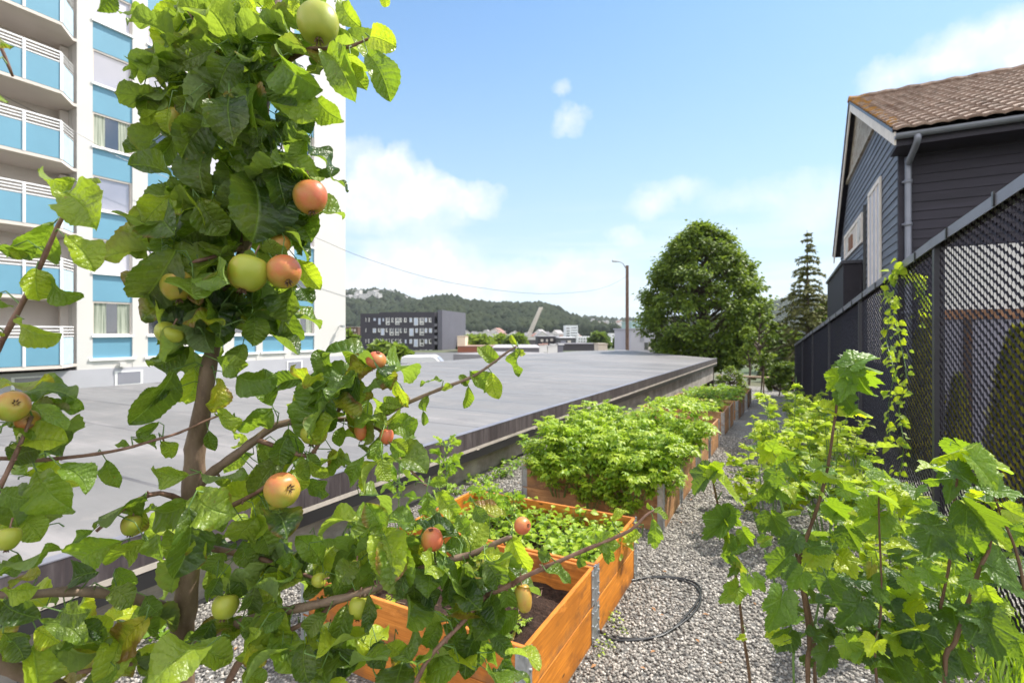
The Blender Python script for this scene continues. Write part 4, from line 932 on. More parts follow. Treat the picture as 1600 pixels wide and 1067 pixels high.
# ================================================================ LEAVES
def unit(v): v = np.asarray(v, float); return v / (np.linalg.norm(v) + 1e-9)
def apple_template(seed, nx=24, ny=8):
    g = np.random.default_rng(seed); t = np.linspace(0, 1, nx + 1); s = np.linspace(-1, 1, ny + 1)
    prof = np.interp(t, [0, .05, .15, .3, .45, .6, .75, .87, .95, 1], [.03, .24, .52, .84, 1.0, 1.0, .86, .56, .25, .0]) * .5 * .64
    T, S = np.meshgrid(t, s, indexing='ij'); P = np.broadcast_to(prof[:, None], T.shape)
    ser = 1 + np.where((np.arange(nx + 1) % 2 == 0)[:, None] & (np.abs(S) > .99), .06, -.0)
    y = P * S * ser; x = T.copy()
    fold = g.uniform(.10, .75); curl = g.uniform(-.05, .95); wv = g.uniform(.03, .13); ph = g.uniform(0, 6, 2); asym = g.uniform(-.25, .25)
    z = fold * np.abs(y) * (1 - .3 * T) + wv * np.sin(T * g.uniform(8, 14) + np.where(S > 0, ph[0], ph[1])) * (S ** 2) + asym * y * T
    z += .024 * np.sin(T * 44 + 2.6 * np.abs(S)) * np.abs(S) * (1 - np.abs(S)) * 2.0
    tw = g.uniform(-1.1, 1.1) * T; y, z = y * np.cos(tw) - z * np.sin(tw), y * np.sin(tw) + z * np.cos(tw)
    y = y + g.uniform(-.13, .13) * np.sin(T * 3.1)              # the midrib bends sideways
    a = curl * 2.2 * T; dx = np.cos(a); dz = -np.sin(a)         # the blade droops along its length
    cx = np.concatenate([[0], np.cumsum((dx[1:, 0] + dx[:-1, 0]) / 2 / nx)]); cz = np.concatenate([[0], np.cumsum((dz[1:, 0] + dz[:-1, 0]) / 2 / nx)])
    X_ = cx[:, None] + np.sin(a) * z; Z_ = cz[:, None] + np.cos(a) * z
    ang = math.atan2(cz[-1], cx[-1]); L = math.hypot(cx[-1], cz[-1]); c_, s_ = math.cos(-ang), math.sin(-ang)
    X2, Z2 = (X_ * c_ - Z_ * s_) / L, (X_ * s_ + Z_ * c_) / L
    V = np.stack([X2, y / L, Z2], -1).reshape(-1, 3); uv = np.stack([T, S * P * 1.8], -1).reshape(-1, 2)
    m = ny + 1; ii, jj = np.meshgrid(np.arange(nx), np.arange(ny), indexing='ij'); q = (ii * m + jj).ravel()
    return V, np.stack([q, q + m, q + m + 1, q + 1], -1), uv, np.zeros(len(V))
def currant_template(seed, nt=76, nr=5):
    g = np.random.default_rng(seed); th = np.linspace(-172, 172, nt + 1)
    r = np.interp(np.abs(th), [0, 8, 22, 30, 42, 52, 62, 78, 90, 102, 118, 140, 160, 172], [1.0, .92, .74, .64, .72, .80, .72, .58, .56, .60, .56, .46, .36, .17])
    r = r * (1 + .05 * ((np.arange(nt + 1) % 2) * 2 - 1)) * (1 + g.uniform(-.05, .05, nt + 1)) * np.where(th > 0, g.uniform(.9, 1.05), g.uniform(.9, 1.05))
    vein = np.max([np.exp(-((th - a) / 3.2) ** 2) for a in (0, 50, -50, 102, -102)], 0)
    ks = np.array([.0, .14, .36, .6, .82, 1.0])[:nr + 1]
    K, TH_ = np.meshgrid(ks, np.radians(th), indexing='ij'); RR = K * r[None]
    x = RR * np.cos(TH_); y = RR * np.sin(TH_)
    fold = g.uniform(.1, .75); cup = g.uniform(-.1, .75); wv = g.uniform(.04, .13)
    z = fold * np.abs(y) - cup * RR ** 2 - .05 * vein[None] * K * (1 - .4 * K) + .016 * np.sin(x * 40 + np.abs(y) * 22) * (1 - vein[None]) * K + wv * np.sin(3 * TH_ + g.uniform(0, 6)) * K ** 2 * r[None]
    ang = math.atan2(z[-1, nt // 2], x[-1, nt // 2]); c_, s_ = math.cos(-ang), math.sin(-ang); L = math.hypot(x[-1, nt // 2], z[-1, nt // 2])
    V = np.stack([(x * c_ - z * s_) / L, y / L, (x * s_ + z * c_) / L], -1).reshape(-1, 3)
    m = nt + 1; ii, jj = np.meshgrid(np.arange(nr), np.arange(nt), indexing='ij'); q = (ii * m + jj).ravel()
    return V, np.stack([q, q + m, q + m + 1, q + 1], -1), np.stack([x, y], -1).reshape(-1, 2), np.broadcast_to(vein[None] * (K > .01), K.shape).ravel()
def simple_template(seed, w=.5, nx=4, lob=0.0):
    g = np.random.default_rng(seed); t = np.linspace(0, 1, nx + 1); p = np.sin(np.pi * t ** .8) * .5 * w; p[-1] = 0.001
    s = np.array([-1, 0, 1.]); T, S = np.meshgrid(t, s, indexing='ij')
    y = p[:, None] * S; z = np.abs(y) * g.uniform(.1, .8) - g.uniform(.0, .5) * T ** 2
    V = np.stack([T, y, z], -1).reshape(-1, 3); ii, jj = np.meshgrid(np.arange(nx), np.arange(2), indexing='ij'); q = (ii * 3 + jj).ravel()
    return V, np.stack([q, q + 3, q + 4, q + 1], -1), np.stack([T, S * .5], -1).reshape(-1, 2), np.zeros(len(V))
AT = [apple_template(100 + i) for i in range(26)]; CT = [currant_template(200 + i) for i in range(18)]
ST_ = [simple_template(300 + i, .5) for i in range(6)]; RT = [simple_template(320 + i, .85) for i in range(6)]; NTm = [simple_template(340 + i, .22, 2) for i in range(4)]
class Leaves:
    def __init__(s): s.V = []; s.Q = []; s.U = []; s.A = []; s.n = 0
    def add(s, tpl, base, a, nrm, L, wr, tint, dmg=0.0):
        """a: direction base->tip, nrm: direction the upper face looks, L: length, wr: width stretch"""
        V, Q, U, ve = tpl; a = unit(a); nrm = np.asarray(nrm, float); nrm = unit(nrm - a * np.dot(nrm, a)); y = np.cross(nrm, a)
        W_ = V[:, :1] * a * L + V[:, 1:2] * y * L * wr + V[:, 2:] * nrm * L
        s.V.append(W_ + base); s.Q.append(Q + s.n); s.U.append(U); k = len(V)
        s.A.append(np.stack([np.full(k, tint), np.full(k, dmg), np.full(k, random.random()), ve], -1)); s.n += k
    def build(s, name, mat, parent=None, loc=None, smooth=True):
        return fast_mesh(name, np.concatenate(s.V), np.concatenate(s.Q), mat, parent, smooth, loc, np.concatenate(s.A), np.concatenate(s.U))

# ================================================================ APPLE TREE
tree = empty('apple_tree', 'young apple tree with ripening red and green apples in the left foreground', 'apple tree', (0, 0, 0))
root = W(283, 1067, .80); TL = (root[0], root[1], 0.0); tree.location = TL
def tp(b, name, m, parent=tree, smooth=True): return b.build(name, m, parent, smooth, loc=TL) if False else _tp(b, name, m, parent, smooth)
def _tp(b, name, m, parent, smooth):
    o = b.build(name, m, parent, smooth); o.location = (-TL[0], -TL[1], -TL[2]) if parent is tree else (0, 0, 0); return o
trunk_px = [(283, 1067, .80, 17), (290, 950, .79, 16.5), (297, 850, .78, 16), (303, 740, .77, 15.5), (306, 690, .77, 14), (316, 640, .76, 12.5), (330, 555, .76, 11), (352, 470, .77, 9.5), (383, 385, .77, 9), (398, 300, .78, 8.5), (410, 205, .78, 8), (415, 120, .79, 7), (428, 30, .80, 6), (440, -60, .81, 5), (452, -160, .82, 3.5)]
tp_pts = [np.array((TL[0] + .01, TL[1] - .01, -.1)), np.array((TL[0], TL[1], .35))] + [W(x, y, d) for x, y, d, r in trunk_px]
tp_r = [.021, .0185] + [r * d / F for x, y, d, r in trunk_px]
k_ = 4; sp_ = smooth_pts(tp_pts, k_); rr_ = np.interp(np.arange(len(sp_)) / k_, np.arange(len(tp_r)), tp_r)
b = MB(); b.tube(sp_, [r * (1 + .06 * math.sin(i * 1.7)) for i, r in enumerate(rr_)], 14, jit=.08); trunk_o = tp(b, 'trunk', M['bark'])
NODES = [(p, 0) for p in sp_]
BR = {  # branches: px, py, depth, radius in px
    'low': [(292, 1000, .79, 8), (330, 988, .77, 8), (400, 965, .73, 7.5), (460, 951, .71, 7), (520, 938, .70, 6.5), (575, 923, .70, 6), (620, 905, .70, 5.5), (680, 880, .71, 5), (735, 866, .72, 5), (775, 848, .72, 4.5), (800, 838, .72, 3)],
    'low2': [(340, 1100, .74, 6), (370, 1040, .72, 5.5), (400, 1008, .71, 5), (450, 985, .71, 4), (500, 960, .73, 3), (545, 925, .75, 3), (590, 898, .77, 2.5)],
    'out': [(760, 930, .70, 4), (800, 912, .69, 4), (815, 903, .68, 4), (870, 878, .67, 3.3), (935, 850, .66, 3), (985, 828, .65, 2.5), (1008, 806, .65, 2), (1022, 797, .65, 1.4)],
    'outlow': [(640, 1090, .66, 4), (665, 1035, .67, 4), (690, 1005, .68, 3.5), (720, 975, .69, 3.5), (760, 930, .70, 3.5)],
    'mid': [(303, 765, .77, 8), (335, 735, .77, 7.5), (368, 711, .77, 7), (400, 686, .78, 6.5), (433, 664, .79, 6), (490, 655, .80, 5), (540, 655, .80, 4), (590, 652, .79, 3.4), (640, 628, .78, 3), (690, 607, .77, 2.8), (735, 590, .76, 2.4), (765, 571, .75, 2), (790, 552, .75, 1.8), (808, 540, .75, 1.2)],
    'drop': [(540, 655, .80, 3), (585, 668, .79, 2.3), (602, 680, .78, 2), (622, 713, .77, 1.8), (645, 738, .76, 1.6), (668, 760, .75, 1.2)],
    'mid2': [(400, 686, .78, 4), (440, 700, .77, 4), (480, 712, .76, 3.5), (500, 690, .76, 3), (530, 640, .77, 3), (548, 610, .77, 2.6), (560, 590, .78, 2)],
    'thin': [(345, 648, .76, 1.6), (320, 658, .75, 1.8), (280, 676, .73, 2.0), (240, 688, .71, 2.2), (190, 702, .69, 2.4), (130, 712, .67, 2.8), (50, 720, .64, 3)],
    'thinoff': [(50, 720, .64, 3), (0, 716, .62, 3.2), (-80, 730, .6, 4)],
    'left': [(283, 962, .79, 9), (250, 948, .76, 9), (205, 933, .72, 8.5), (145, 924, .68, 8), (80, 925, .65, 7), (20, 930, .62, 6.5), (-60, 915, .6, 6)],
    'lefttop': [(-60, 915, .6, 5.5), (-50, 760, .58, 5), (-40, 640, .57, 5), (-10, 560, .56, 4.6), (10, 520, .56, 4.4), (45, 455, .56, 4), (72, 395, .56, 3.6), (92, 350, .56, 3), (112, 318, .56, 2.2), (122, 300, .56, 1.5)],
    'leftup': [(-60, 915, .6, 5), (-40, 840, .58, 4.5), (-10, 780, .57, 4), (20, 720, .58, 3.5), (50, 650, .6, 2.5)],
    'thick': [(-40, 1020, .60, 12), (20, 1045, .62, 12), (60, 1060, .64, 11.5), (130, 1100, .66, 11)],
    'tiptop': [(-30, 20, .5, 3), (-5, 60, .5, 3), (20, 120, .51, 2)],
    'up': [(415, 120, .79, 5), (450, 95, .77, 4.5), (485, 78, .75, 4.2), (515, 75, .74, 3.8), (543, 74, .73, 3), (560, 68, .73, 2.2), (578, 60, .72, 1.8)],
    'upl': [(412, 180, .78, 4), (370, 130, .76, 3.5), (330, 70, .74, 3), (290, 10, .72, 2.5), (270, -40, .7, 2)],
    'bulk': [(297, 850, .78, 6), (350, 860, .76, 5), (400, 870, .74, 4.5), (450, 890, .73, 3.5), (500, 905, .72, 2.5)],
    'bulk2': [(300, 820, .78, 5), (340, 800, .74, 4), (400, 770, .72, 3.5), (440, 740, .72, 2.5)],
    'bulk3': [(300, 790, .78, 5), (250, 770, .74, 4), (200, 790, .70, 3.5), (150, 830, .67, 2.5)],
    'bulk4': [(285, 1040, .80, 6), (240, 1030, .74, 5), (180, 1040, .68, 4), (120, 1050, .65, 3)],
    'w1': [(383, 385, .77, 4), (340, 400, .72, 3.5), (300, 410, .70, 2.5)], 'w2': [(392, 340, .78, 4), (430, 330, .73, 3.5), (470, 290, .72, 3)], 'w3': [(352, 470, .77, 4), (300, 480, .73, 3), (265, 500, .72, 2.5)], 'w4': [(352, 470, .77, 4), (400, 440, .72, 3), (440, 400, .70, 2.5)]}
for nm, pl in BR.items():
    pts = smooth_pts([W(x, y, d) for x, y, d, r in pl], 3); rad = np.interp(np.arange(len(pts)) / 3, np.arange(len(pl)), [r * d / F for x, y, d, r in pl])
    rad = [r * (1 + .10 * math.sin(i * 2.3 + len(pl))) for i, r in enumerate(rad)]
    b = MB(); b.tube(pts, rad, 9, jit=.1)
    for i in range(2, len(pts) - 1):       # spur buds
        if random.random() < .35: q = pts[i]; dv = unit(RNG.normal(0, 1, 3)); b.tube([q, q + dv * (rad[i] + .004)], [rad[i] * .6, .0012], 5)
    tp(b, 'branch', M['twig'] if pl[0][3] < 7.5 else M['bark']); NODES += [(p, 1) for p in pts]
NP = np.array([p for p, _ in NODES])
lv = Leaves(); pet = MB()
TK = {'d': (.08, .0), 'g': (.42, .05), 'b': (.72, .05), 'y': (.85, .75), 'r': (.45, .95), 'p': (.50, .35)}
def crop(ox, oy, s): return lambda x, y: (ox + x / s, oy + y / s)
def put(cf, rows, d0, rnd=.035, flip=.0, L=lv, TPL=AT, nominal=.66):
    for (bx, by, tx, ty, w, kd) in rows:
        (x0, y0), (x1, y1) = cf(bx, by), cf(tx, ty); s = cf(1, 0)[0] - cf(0, 0)[0]
        d = d0(x0, y0) if callable(d0) else d0; d += random.uniform(-rnd, rnd)
        if kd == 'd': d -= .01
        P0 = W(x0, y0, d); lp = math.hypot(x1 - x0, y1 - y0); Lr = lp * d / F
        dd = random.uniform(-.25, .35) * Lr; P1 = W(x1, y1, d + dd); a = P1 - P0; Ln = np.linalg.norm(a); a = a / Ln
        c = unit(CAM - (P0 + P1) / 2); c = unit(c - a * np.dot(c, a)); q = np.cross(a, c)
        app = w * s / max(lp, 1); wr = app / nominal; roll = 0
        if wr < .62: roll = math.acos(max(.25, min(1, wr / .95))) * random.choice((-1, 1)); wr = .95
        else: roll = random.uniform(-.35, .35); wr = min(1.22, wr / math.cos(roll))
        nn = c * math.cos(roll) + q * math.sin(roll)
        t, dm = TK[kd]; t = min(1, max(0, t + random.gauss(0, .16))); dm = dm + random.uniform(0, .22)
        L.add(random.choice(TPL), P0, a, nn, Ln * (.86 if TPL is CT else (.86 if y0 > 640 else .96)), wr, t, dm)
        petiole(P0, a, Ln)
def petiole(P0, a, Ln, far=.055):
    dv = np.linalg.norm(NP - P0, axis=1); i = int(np.argmin(dv)); tgt = NP[i]
    if dv[i] > far: tgt = P0 - a * .018 + unit(NP[i] - P0) * .014
    m_ = (P0 + tgt) / 2 - a * min(.008, dv[i] * .2) + np.array((0, 0, .004)); r = max(.0007, Ln * .011)
    pet.tube([tgt, m_, P0, P0 + a * Ln * .04], [r * 1.5, r, r, r * .6], 5, cap=False)
C3 = crop(180, 0, 2.809); C4 = crop(180, 360, 2.809); C5 = crop(0, 560, 2.105); C6 = crop(380, 680, 2.756); C7 = crop(480, 760, 2.5806); C2 = crop(0, 240, 2.667); C1 = crop(0, 0, 4.0)
put(C3, [(290, 0, 170, 165, 130, 'b'), (500, 110, 300, 65, 95, 'd'), (610, 185, 455, 170, 100, 'd'), (700, 110, 745, 290, 190, 'g'), (1000, 10, 1080, 125, 90, 'b'), (1120, 165, 1240, 210, 90, 'b'), (1180, -20, 1190, 35, 60, 'b'),
    (1110, 240, 1210, 455, 135, 'g'), (960, 215, 1135, 300, 60, 'b'), (930, 235, 1062, 462, 110, 'b'), (1040, 280, 1110, 405, 90, 'b'), (880, 430, 1012, 535, 125, 'b'), (740, 260, 920, 400, 130, 'g'), (590, 385, 620, 672, 150, 'g'), (490, 670, 655, 775, 110, 'g'),
    (430, 630, 400, 872, 165, 'd'), (585, 770, 600, 1078, 250, 'd'), (370, 870, 500, 1040, 160, 'p'), (380, 820, 240, 930, 100, 'y'), (250, 860, 120, 1000, 115, 'g'), (260, 595, 125, 715, 95, 'd'), (350, 355, 70, 415, 75, 'p'), (130, 365, 130, 522, 95, 'd'), (235, 480, 240, 592, 60, 'b'),
    (440, 515, 290, 695, 170, 'd'), (500, 420, 530, 655, 140, 'd'), (720, 370, 720, 478, 110, 'g'), (450, 200, 240, 290, 100, 'd'), (420, 260, 340, 345, 45, 'p'), (270, 190, 160, 215, 45, 'g'), (230, 260, 230, 352, 80, 'g'), (780, 390, 860, 512, 110, 'd'), (700, 500, 830, 620, 95, 'g'),
    (700, 690, 905, 835, 110, 'g'), (800, 700, 925, 782, 55, 'b'), (700, 700, 765, 960, 125, 'd'), (600, 770, 735, 790, 85, 'd'), (760, 930, 862, 1020, 100, 'b'), (530, 250, 450, 405, 120, 'd'), (700, 270, 580, 322, 60, 'd'), (430, 980, 275, 1062, 130, 'd'), (440, -20, 390, 60, 70, 'b'), (560, -20, 620, 60, 90, 'b'), (690, -10, 640, 45, 60, 'b'),
    (800, -10, 780, 75, 60, 'b'), (330, 420, 260, 480, 70, 'd'), (650, 560, 590, 640, 60, 'd'), (860, 500, 830, 590, 70, 'd'), (300, 500, 330, 640, 90, 'd'), (960, 60, 1010, 150, 40, 'd')], lambda x, y: .72 if 250 < x < 470 else .71)
put(C4, [(265, 90, 130, 302, 155, 'd'), (170, 100, 50, 192, 35, 'd'), (520, 110, 300, 290, 115, 'p'), (420, 270, 390, 528, 225, 'd'), (520, 320, 490, 502, 125, 'd'), (280, 385, 140, 590, 100, 'd'), (800, 130, 908, 268, 72, 'b'), (680, 310, 815, 497, 95, 'g'), (650, 260, 715, 472, 80, 'b'), (610, 370, 600, 502, 95, 'g'),
    (260, 610, 50, 858, 130, 'd'), (245, 700, 100, 770, 90, 'd'), (320, 510, 165, 592, 100, 'd'), (350, 600, 300, 762, 115, 'b'), (440, 650, 420, 802, 50, 'y'), (450, 570, 587, 592, 90, 'g'), (520, 630, 716, 630, 62, 'g'), (690, 770, 608, 645, 95, 'g'), (690, 780, 522, 822, 55, 'g'), (915, 640, 775, 588, 55, 'y'), (960, 650, 888, 522, 60, 'g'),
    (1060, 590, 998, 512, 75, 'b'), (830, 650, 703, 692, 75, 'd'), (975, 690, 858, 660, 55, 'b'), (790, 800, 936, 830, 105, 'g'), (760, 870, 720, 1058, 125, 'g'), (1150, 595, 1003, 642, 95, 'r'), (1150, 600, 1205, 702, 85, 'r'), (1230, 660, 1292, 780, 55, 'y'), (1020, 790, 1062, 932, 85, 'r'), (1160, 900, 1140, 1027, 65, 'g'), (1210, 920, 1292, 985, 65, 'g'),
    (450, 800, 543, 936, 92, 'p'), (190, 840, 93, 892, 52, 'p'), (100, 910, 197, 967, 62, 'p'), (200, 930, 250, 1010, 82, 'g'), (60, 945, -5, 935, 40, 'g'), (410, 880, 442, 982, 62, 'g'), (370, 1060, 590, 1040, 72, 'g'), (1000, 860, 980, 962, 70, 'p'), (1160, 780, 1252, 760, 62, 'p'), (640, 930, 700, 1040, 80, 'g'), (850, 980, 900, 1060, 80, 'd'),
    (900, 700, 930, 890, 80, 'd'), (950, 960, 960, 1060, 80, 'r'), (1060, 640, 1000, 760, 90, 'd'), (1050, 690, 1130, 740, 60, 'r'), (640, 300, 560, 380, 80, 'd'), (230, 80, 350, 130, 60, 'b'), (560, 500, 500, 590, 70, 'd'), (300, 440, 210, 540, 70, 'd'), (240, 130, 220, 300, 70, 'p')], lambda x, y: .72 if x < 400 else .77)
put(C5, [(0, 75, 160, 62, 42, 'y'), (20, 210, 226, 262, 72, 'g'), (95, 150, 222, 242, 42, 'b'), (120, 370, 272, 525, 140, 'g'), (200, 355, 302, 457, 95, 'g'), (0, 430, 112, 470, 95, 'g'), (60, 520, 145, 612, 100, 'b'), (350, 335, 402, 442, 55, 'g'), (0, 680, 187, 610, 55, 'p'), (620, 385, 482, 350, 95, 'p'), (640, 460, 478, 500, 85, 'p'),
    (480, 450, 300, 532, 42, 'd'), (650, 450, 795, 525, 140, 'p'), (620, 490, 560, 762, 160, 'd'), (470, 490, 428, 602, 95, 'y'), (670, 570, 608, 712, 70, 'y'), (400, 600, 248, 682, 105, 'g'), (480, 600, 388, 655, 62, 'b'), (305, 565, 232, 612, 52, 'g'), (842, 520, 765, 605, 125, 'p'), (320, 700, 213, 762, 75, 'd'), (0, 760, 152, 745, 62, 'g'), (10, 800, 152, 862, 85, 'd'),
    (280, 770, 188, 882, 35, 'y'), (200, 830, 312, 830, 95, 'd'), (120, 890, 205, 942, 82, 'y'), (140, 870, 302, 952, 75, 'g'), (10, 900, 45, 1010, 80, 'd'), (40, 930, 85, 1000, 60, 'd'), (340, 970, 208, 1062, 115, 'r'), (480, 855, 375, 995, 115, 'r'), (430, 950, 395, 1062, 62, 'y'), (590, 945, 438, 1010, 72, 'g'), (590, 980, 782, 980, 72, 'g'), (500, 1010, 560, 1067, 70, 'y'),
    (380, 690, 450, 750, 60, 'b'), (640, 540, 690, 640, 90, 'd'), (740, 640, 690, 720, 90, 'g'), (800, 600, 842, 700, 80, 'g'), (720, 720, 680, 800, 90, 'd'), (780, 700, 800, 790, 80, 'd'), (640, 640, 560, 690, 90, 'd'), (130, 300, 30, 350, 80, 'd'), (60, 640, 0, 720, 70, 'd'), (480, 780, 540, 850, 80, 'd'), (360, 760, 440, 830, 80, 'd'), (700, 860, 640, 930, 70, 'd'), (800, 850, 842, 940, 70, 'g')],
    lambda x, y: .60 if x < 110 else .70)
put(C6, [(190, 0, 150, 152, 145, 'd'), (110, 320, 237, 412, 82, 'g'), (0, 370, 130, 545, 160, 'p'), (250, 90, 282, 212, 72, 'g'), (280, 110, 388, 187, 42, 'p'), (520, 90, 453, 222, 62, 'g'), (590, 20, 560, 127, 60, 'g'), (600, 100, 630, 212, 85, 'g'), (640, 40, 716, 92, 62, 'g'), (790, 240, 760, 357, 78, 'g'), (800, 210, 892, 210, 55, 'b'), (840, 240, 943, 368, 85, 'p'),
    (340, 455, 412, 455, 36, 'g'), (650, 520, 558, 627, 95, 'g'), (720, 560, 740, 733, 130, 'd'), (700, 550, 628, 642, 85, 'g'), (960, 530, 848, 462, 115, 'g'), (940, 560, 962, 758, 135, 'd'), (860, 560, 850, 672, 110, 'd'), (1030, 580, 958, 732, 100, 'd'), (1040, 540, 1102, 672, 115, 'd'), (1150, 420, 1232, 592, 105, 'p'), (790, 480, 673, 482, 62, 'r'), (590, 480, 480, 500, 60, 'r'),
    (1130, 350, 958, 290, 60, 'r'), (450, 720, 388, 922, 105, 'g'), (540, 690, 518, 862, 72, 'd'), (360, 770, 262, 872, 95, 'd'), (340, 690, 288, 822, 75, 'g'), (520, 690, 613, 752, 62, 'y'), (400, 600, 452, 697, 85, 'p'), (990, 815, 990, 1033, 125, 'g'), (850, 800, 778, 937, 95, 'g'), (880, 760, 992, 802, 92, 'p'), (1060, 840, 1168, 972, 85, 'g'), (1065, 890, 1092, 1007, 52, 'g'),
    (1130, 640, 1152, 752, 75, 'g'), (1180, 750, 1085, 862, 95, 'g'), (860, 815, 930, 915, 70, 'd'), (500, 930, 345, 1062, 155, 'd'), (650, 890, 662, 1065, 95, 'r'), (930, 980, 755, 1062, 130, 'g'), (620, 900, 742, 950, 75, 'g'), (810, 985, 928, 940, 72, 'b'), (340, 1000, 280, 1060, 60, 'b'), (130, 690, 38, 732, 82, 'p'), (220, 620, 60, 605, 62, 'p'), (50, 650, 5, 760, 70, 'd'),
    (180, 760, 60, 830, 80, 'g'), (200, 800, 140, 900, 80, 'g'), (20, 900, 90, 1010, 90, 'y'), (10, 1010, 120, 1060, 90, 'g'), (170, 900, 222, 985, 60, 'g'), (90, 860, 30, 930, 80, 'd'), (1090, 560, 1010, 640, 80, 'd'), (700, 600, 640, 690, 80, 'd'), (780, 640, 840, 740, 90, 'd'), (1060, 700, 1010, 790, 80, 'g'), (900, 600, 880, 740, 90, 'd'),
    (1110, 560, 1180, 640, 70, 'g'), (780, 560, 690, 520, 80, 'b'), (480, 560, 560, 480, 60, 'b'), (960, 430, 900, 330, 60, 'b'), (1000, 300, 1060, 380, 70, 'd'), (550, 590, 480, 660, 70, 'g'), (160, 560, 220, 500, 50, 'b'), (740, 1000, 800, 1060, 70, 'b'), (850, 940, 790, 1030, 60, 'p')], lambda x, y: .71)
put(C7, [(1165, 190, 1272, 242, 85, 'p'), (1230, 140, 1308, 95, 52, 'b'), (1395, 130, 1385, 252, 55, 'b'), (1350, 190, 1272, 227, 42, 'g'), (1390, 95, 1462, 140, 30, 'b'), (1385, 95, 1372, 58, 24, 'b'), (960, 335, 1077, 402, 52, 'p'), (1190, 230, 1222, 322, 55, 'g'), (930, 260, 988, 292, 52, 'b'), (1100, 280, 1118, 330, 42, 'g')], .66, .01)
put(crop(480, 420, 3.81), [(800, 660, 665, 695, 42, 'p'), (955, 690, 905, 630, 45, 'b'), (720, 760, 708, 855, 62, 'g'), (960, 700, 930, 835, 62, 'g'), (975, 610, 1065, 742, 150, 'p'), (1100, 620, 1140, 780, 105, 'b'), (1135, 540, 1008, 460, 90, 'b'), (1255, 470, 1272, 640, 60, 'g'), (1250, 455, 1212, 390, 36, 'b'), (1240, 480, 1300, 505, 34, 'b'), (690, 850, 700, 942, 42, 'g'), (560, 820, 450, 790, 60, 'p'), (870, 700, 800, 720, 40, 'p'), (480, 810, 560, 760, 60, 'p')], .77, .01)
put(C2, [(315, 115, 172, 60, 42, 'b'), (345, 135, 427, 122, 25, 'b'), (262, 165, 402, 325, 168, 'g'), (345, 170, 425, 222, 60, 'b'), (225, 290, 35, 430, 150, 'g'), (150, 392, -5, 400, 62, 'g'), (60, 385, 90, 442, 70, 'p'), (275, 355, 400, 502, 66, 'p'), (150, 478, 165, 622, 150, 'b'), (215, 520, 357, 602, 62, 'p'), (95, 688, 266, 755, 68, 'b'), (-10, 745, 22, 760, 20, 'b'), (0, 580, 60, 635, 8, 'g')], .56, .012)
put(C1, [(-20, 380, 60, 650, 95, 'p'), (-10, 225, 88, 302, 20, 'y'), (720, -60, 600, 80, 130, 'g')], .50, .01)
# leaves filling the depth of the crown behind and between those in front
FILL = [(285, 420, 70, 80, 22, .70, .78, .3), (330, 505, 80, 45, 14, .70, .78, .3), (440, 350, 60, 70, 12, .70, .78, .4), (350, 150, 120, 130, 34, .69, .74, .25), (345, 330, 120, 120, 30, .69, .74, .25), (300, 80, 90, 80, 22, .70, .78, .4), (350, 450, 90, 70, 14, .69, .74, .2), (440, 250, 60, 100, 18, .70, .76, .35), (430, 60, 80, 70, 16, .70, .78, .5),
    # px, py, rx, ry, number, depth from, depth to, mean tint
    (340, 200, 120, 200, 62, .74, .86, .2), (350, 60, 130, 70, 22, .72, .84, .4), (350, 400, 110, 130, 34, .74, .86, .2), (300, 500, 70, 50, 6, .76, .84, .3), (500, 60, 70, 60, 10, .74, .80, .7), (470, 320, 40, 70, 8, .74, .82, .3), (440, 480, 50, 50, 8, .74, .82, .5),
    (270, 850, 80, 70, 10, .74, .86, .45), (440, 720, 70, 50, 14, .76, .84, .45), (400, 860, 80, 100, 30, .70, .86, .5), (50, 770, 70, 60, 8, .60, .70, .5), (50, 960, 90, 80, 12, .60, .72, .35), (220, 1010, 140, 50, 16, .64, .78, .45),
    (560, 620, 90, 60, 26, .74, .84, .4), (560, 740, 60, 50, 8, .74, .82, .4), (650, 870, 120, 70, 28, .68, .78, .35), (720, 920, 100, 70, 22, .68, .78, .25), (560, 860, 90, 50, 22, .70, .80, .6), (560, 1040, 120, 40, 13, .64, .74, .4), (760, 1030, 60, 35, 7, .66, .72, .4), (440, 960, 90, 90, 26, .66, .80, .4), (30, 660, 50, 60, 9, .58, .66, .4)]
for (cx, cy, rx, ry, N_, da, db_, mt) in [(a_[0], a_[1], a_[2] * .88, a_[3] * .92) + a_[4:] for a_ in FILL]:
    for _ in range(N_):
        r_ = math.sqrt(random.random()); t_ = random.uniform(0, 6.283); x, y = cx + rx * r_ * math.cos(t_), cy + ry * r_ * math.sin(t_); d = random.uniform(da, db_)
        P0 = W(x, y, d); a = unit(np.array((random.gauss(0, .8), random.gauss(0, .8), random.gauss(-.35, .5)))); nn = unit(np.array((random.gauss(0, .5), random.gauss(-.1, .5), 1.0)))
        Ln = random.uniform(.038, .078); lv.add(random.choice(AT), P0, a, nn, Ln, random.uniform(.85, 1.15), min(1, max(0, random.gauss(mt, .34))), random.random() ** 3)
        petiole(P0, a, Ln, .045)
lv_kind = None
_f = lv.build('foliage', M['apple_leaf'], tree, loc=TL); _f.location = (0, 0, 0)
tp(pet, 'leaf_stalks', M['green_stem'])['kind'] = 'stuff'; _f['kind'] = 'stuff'
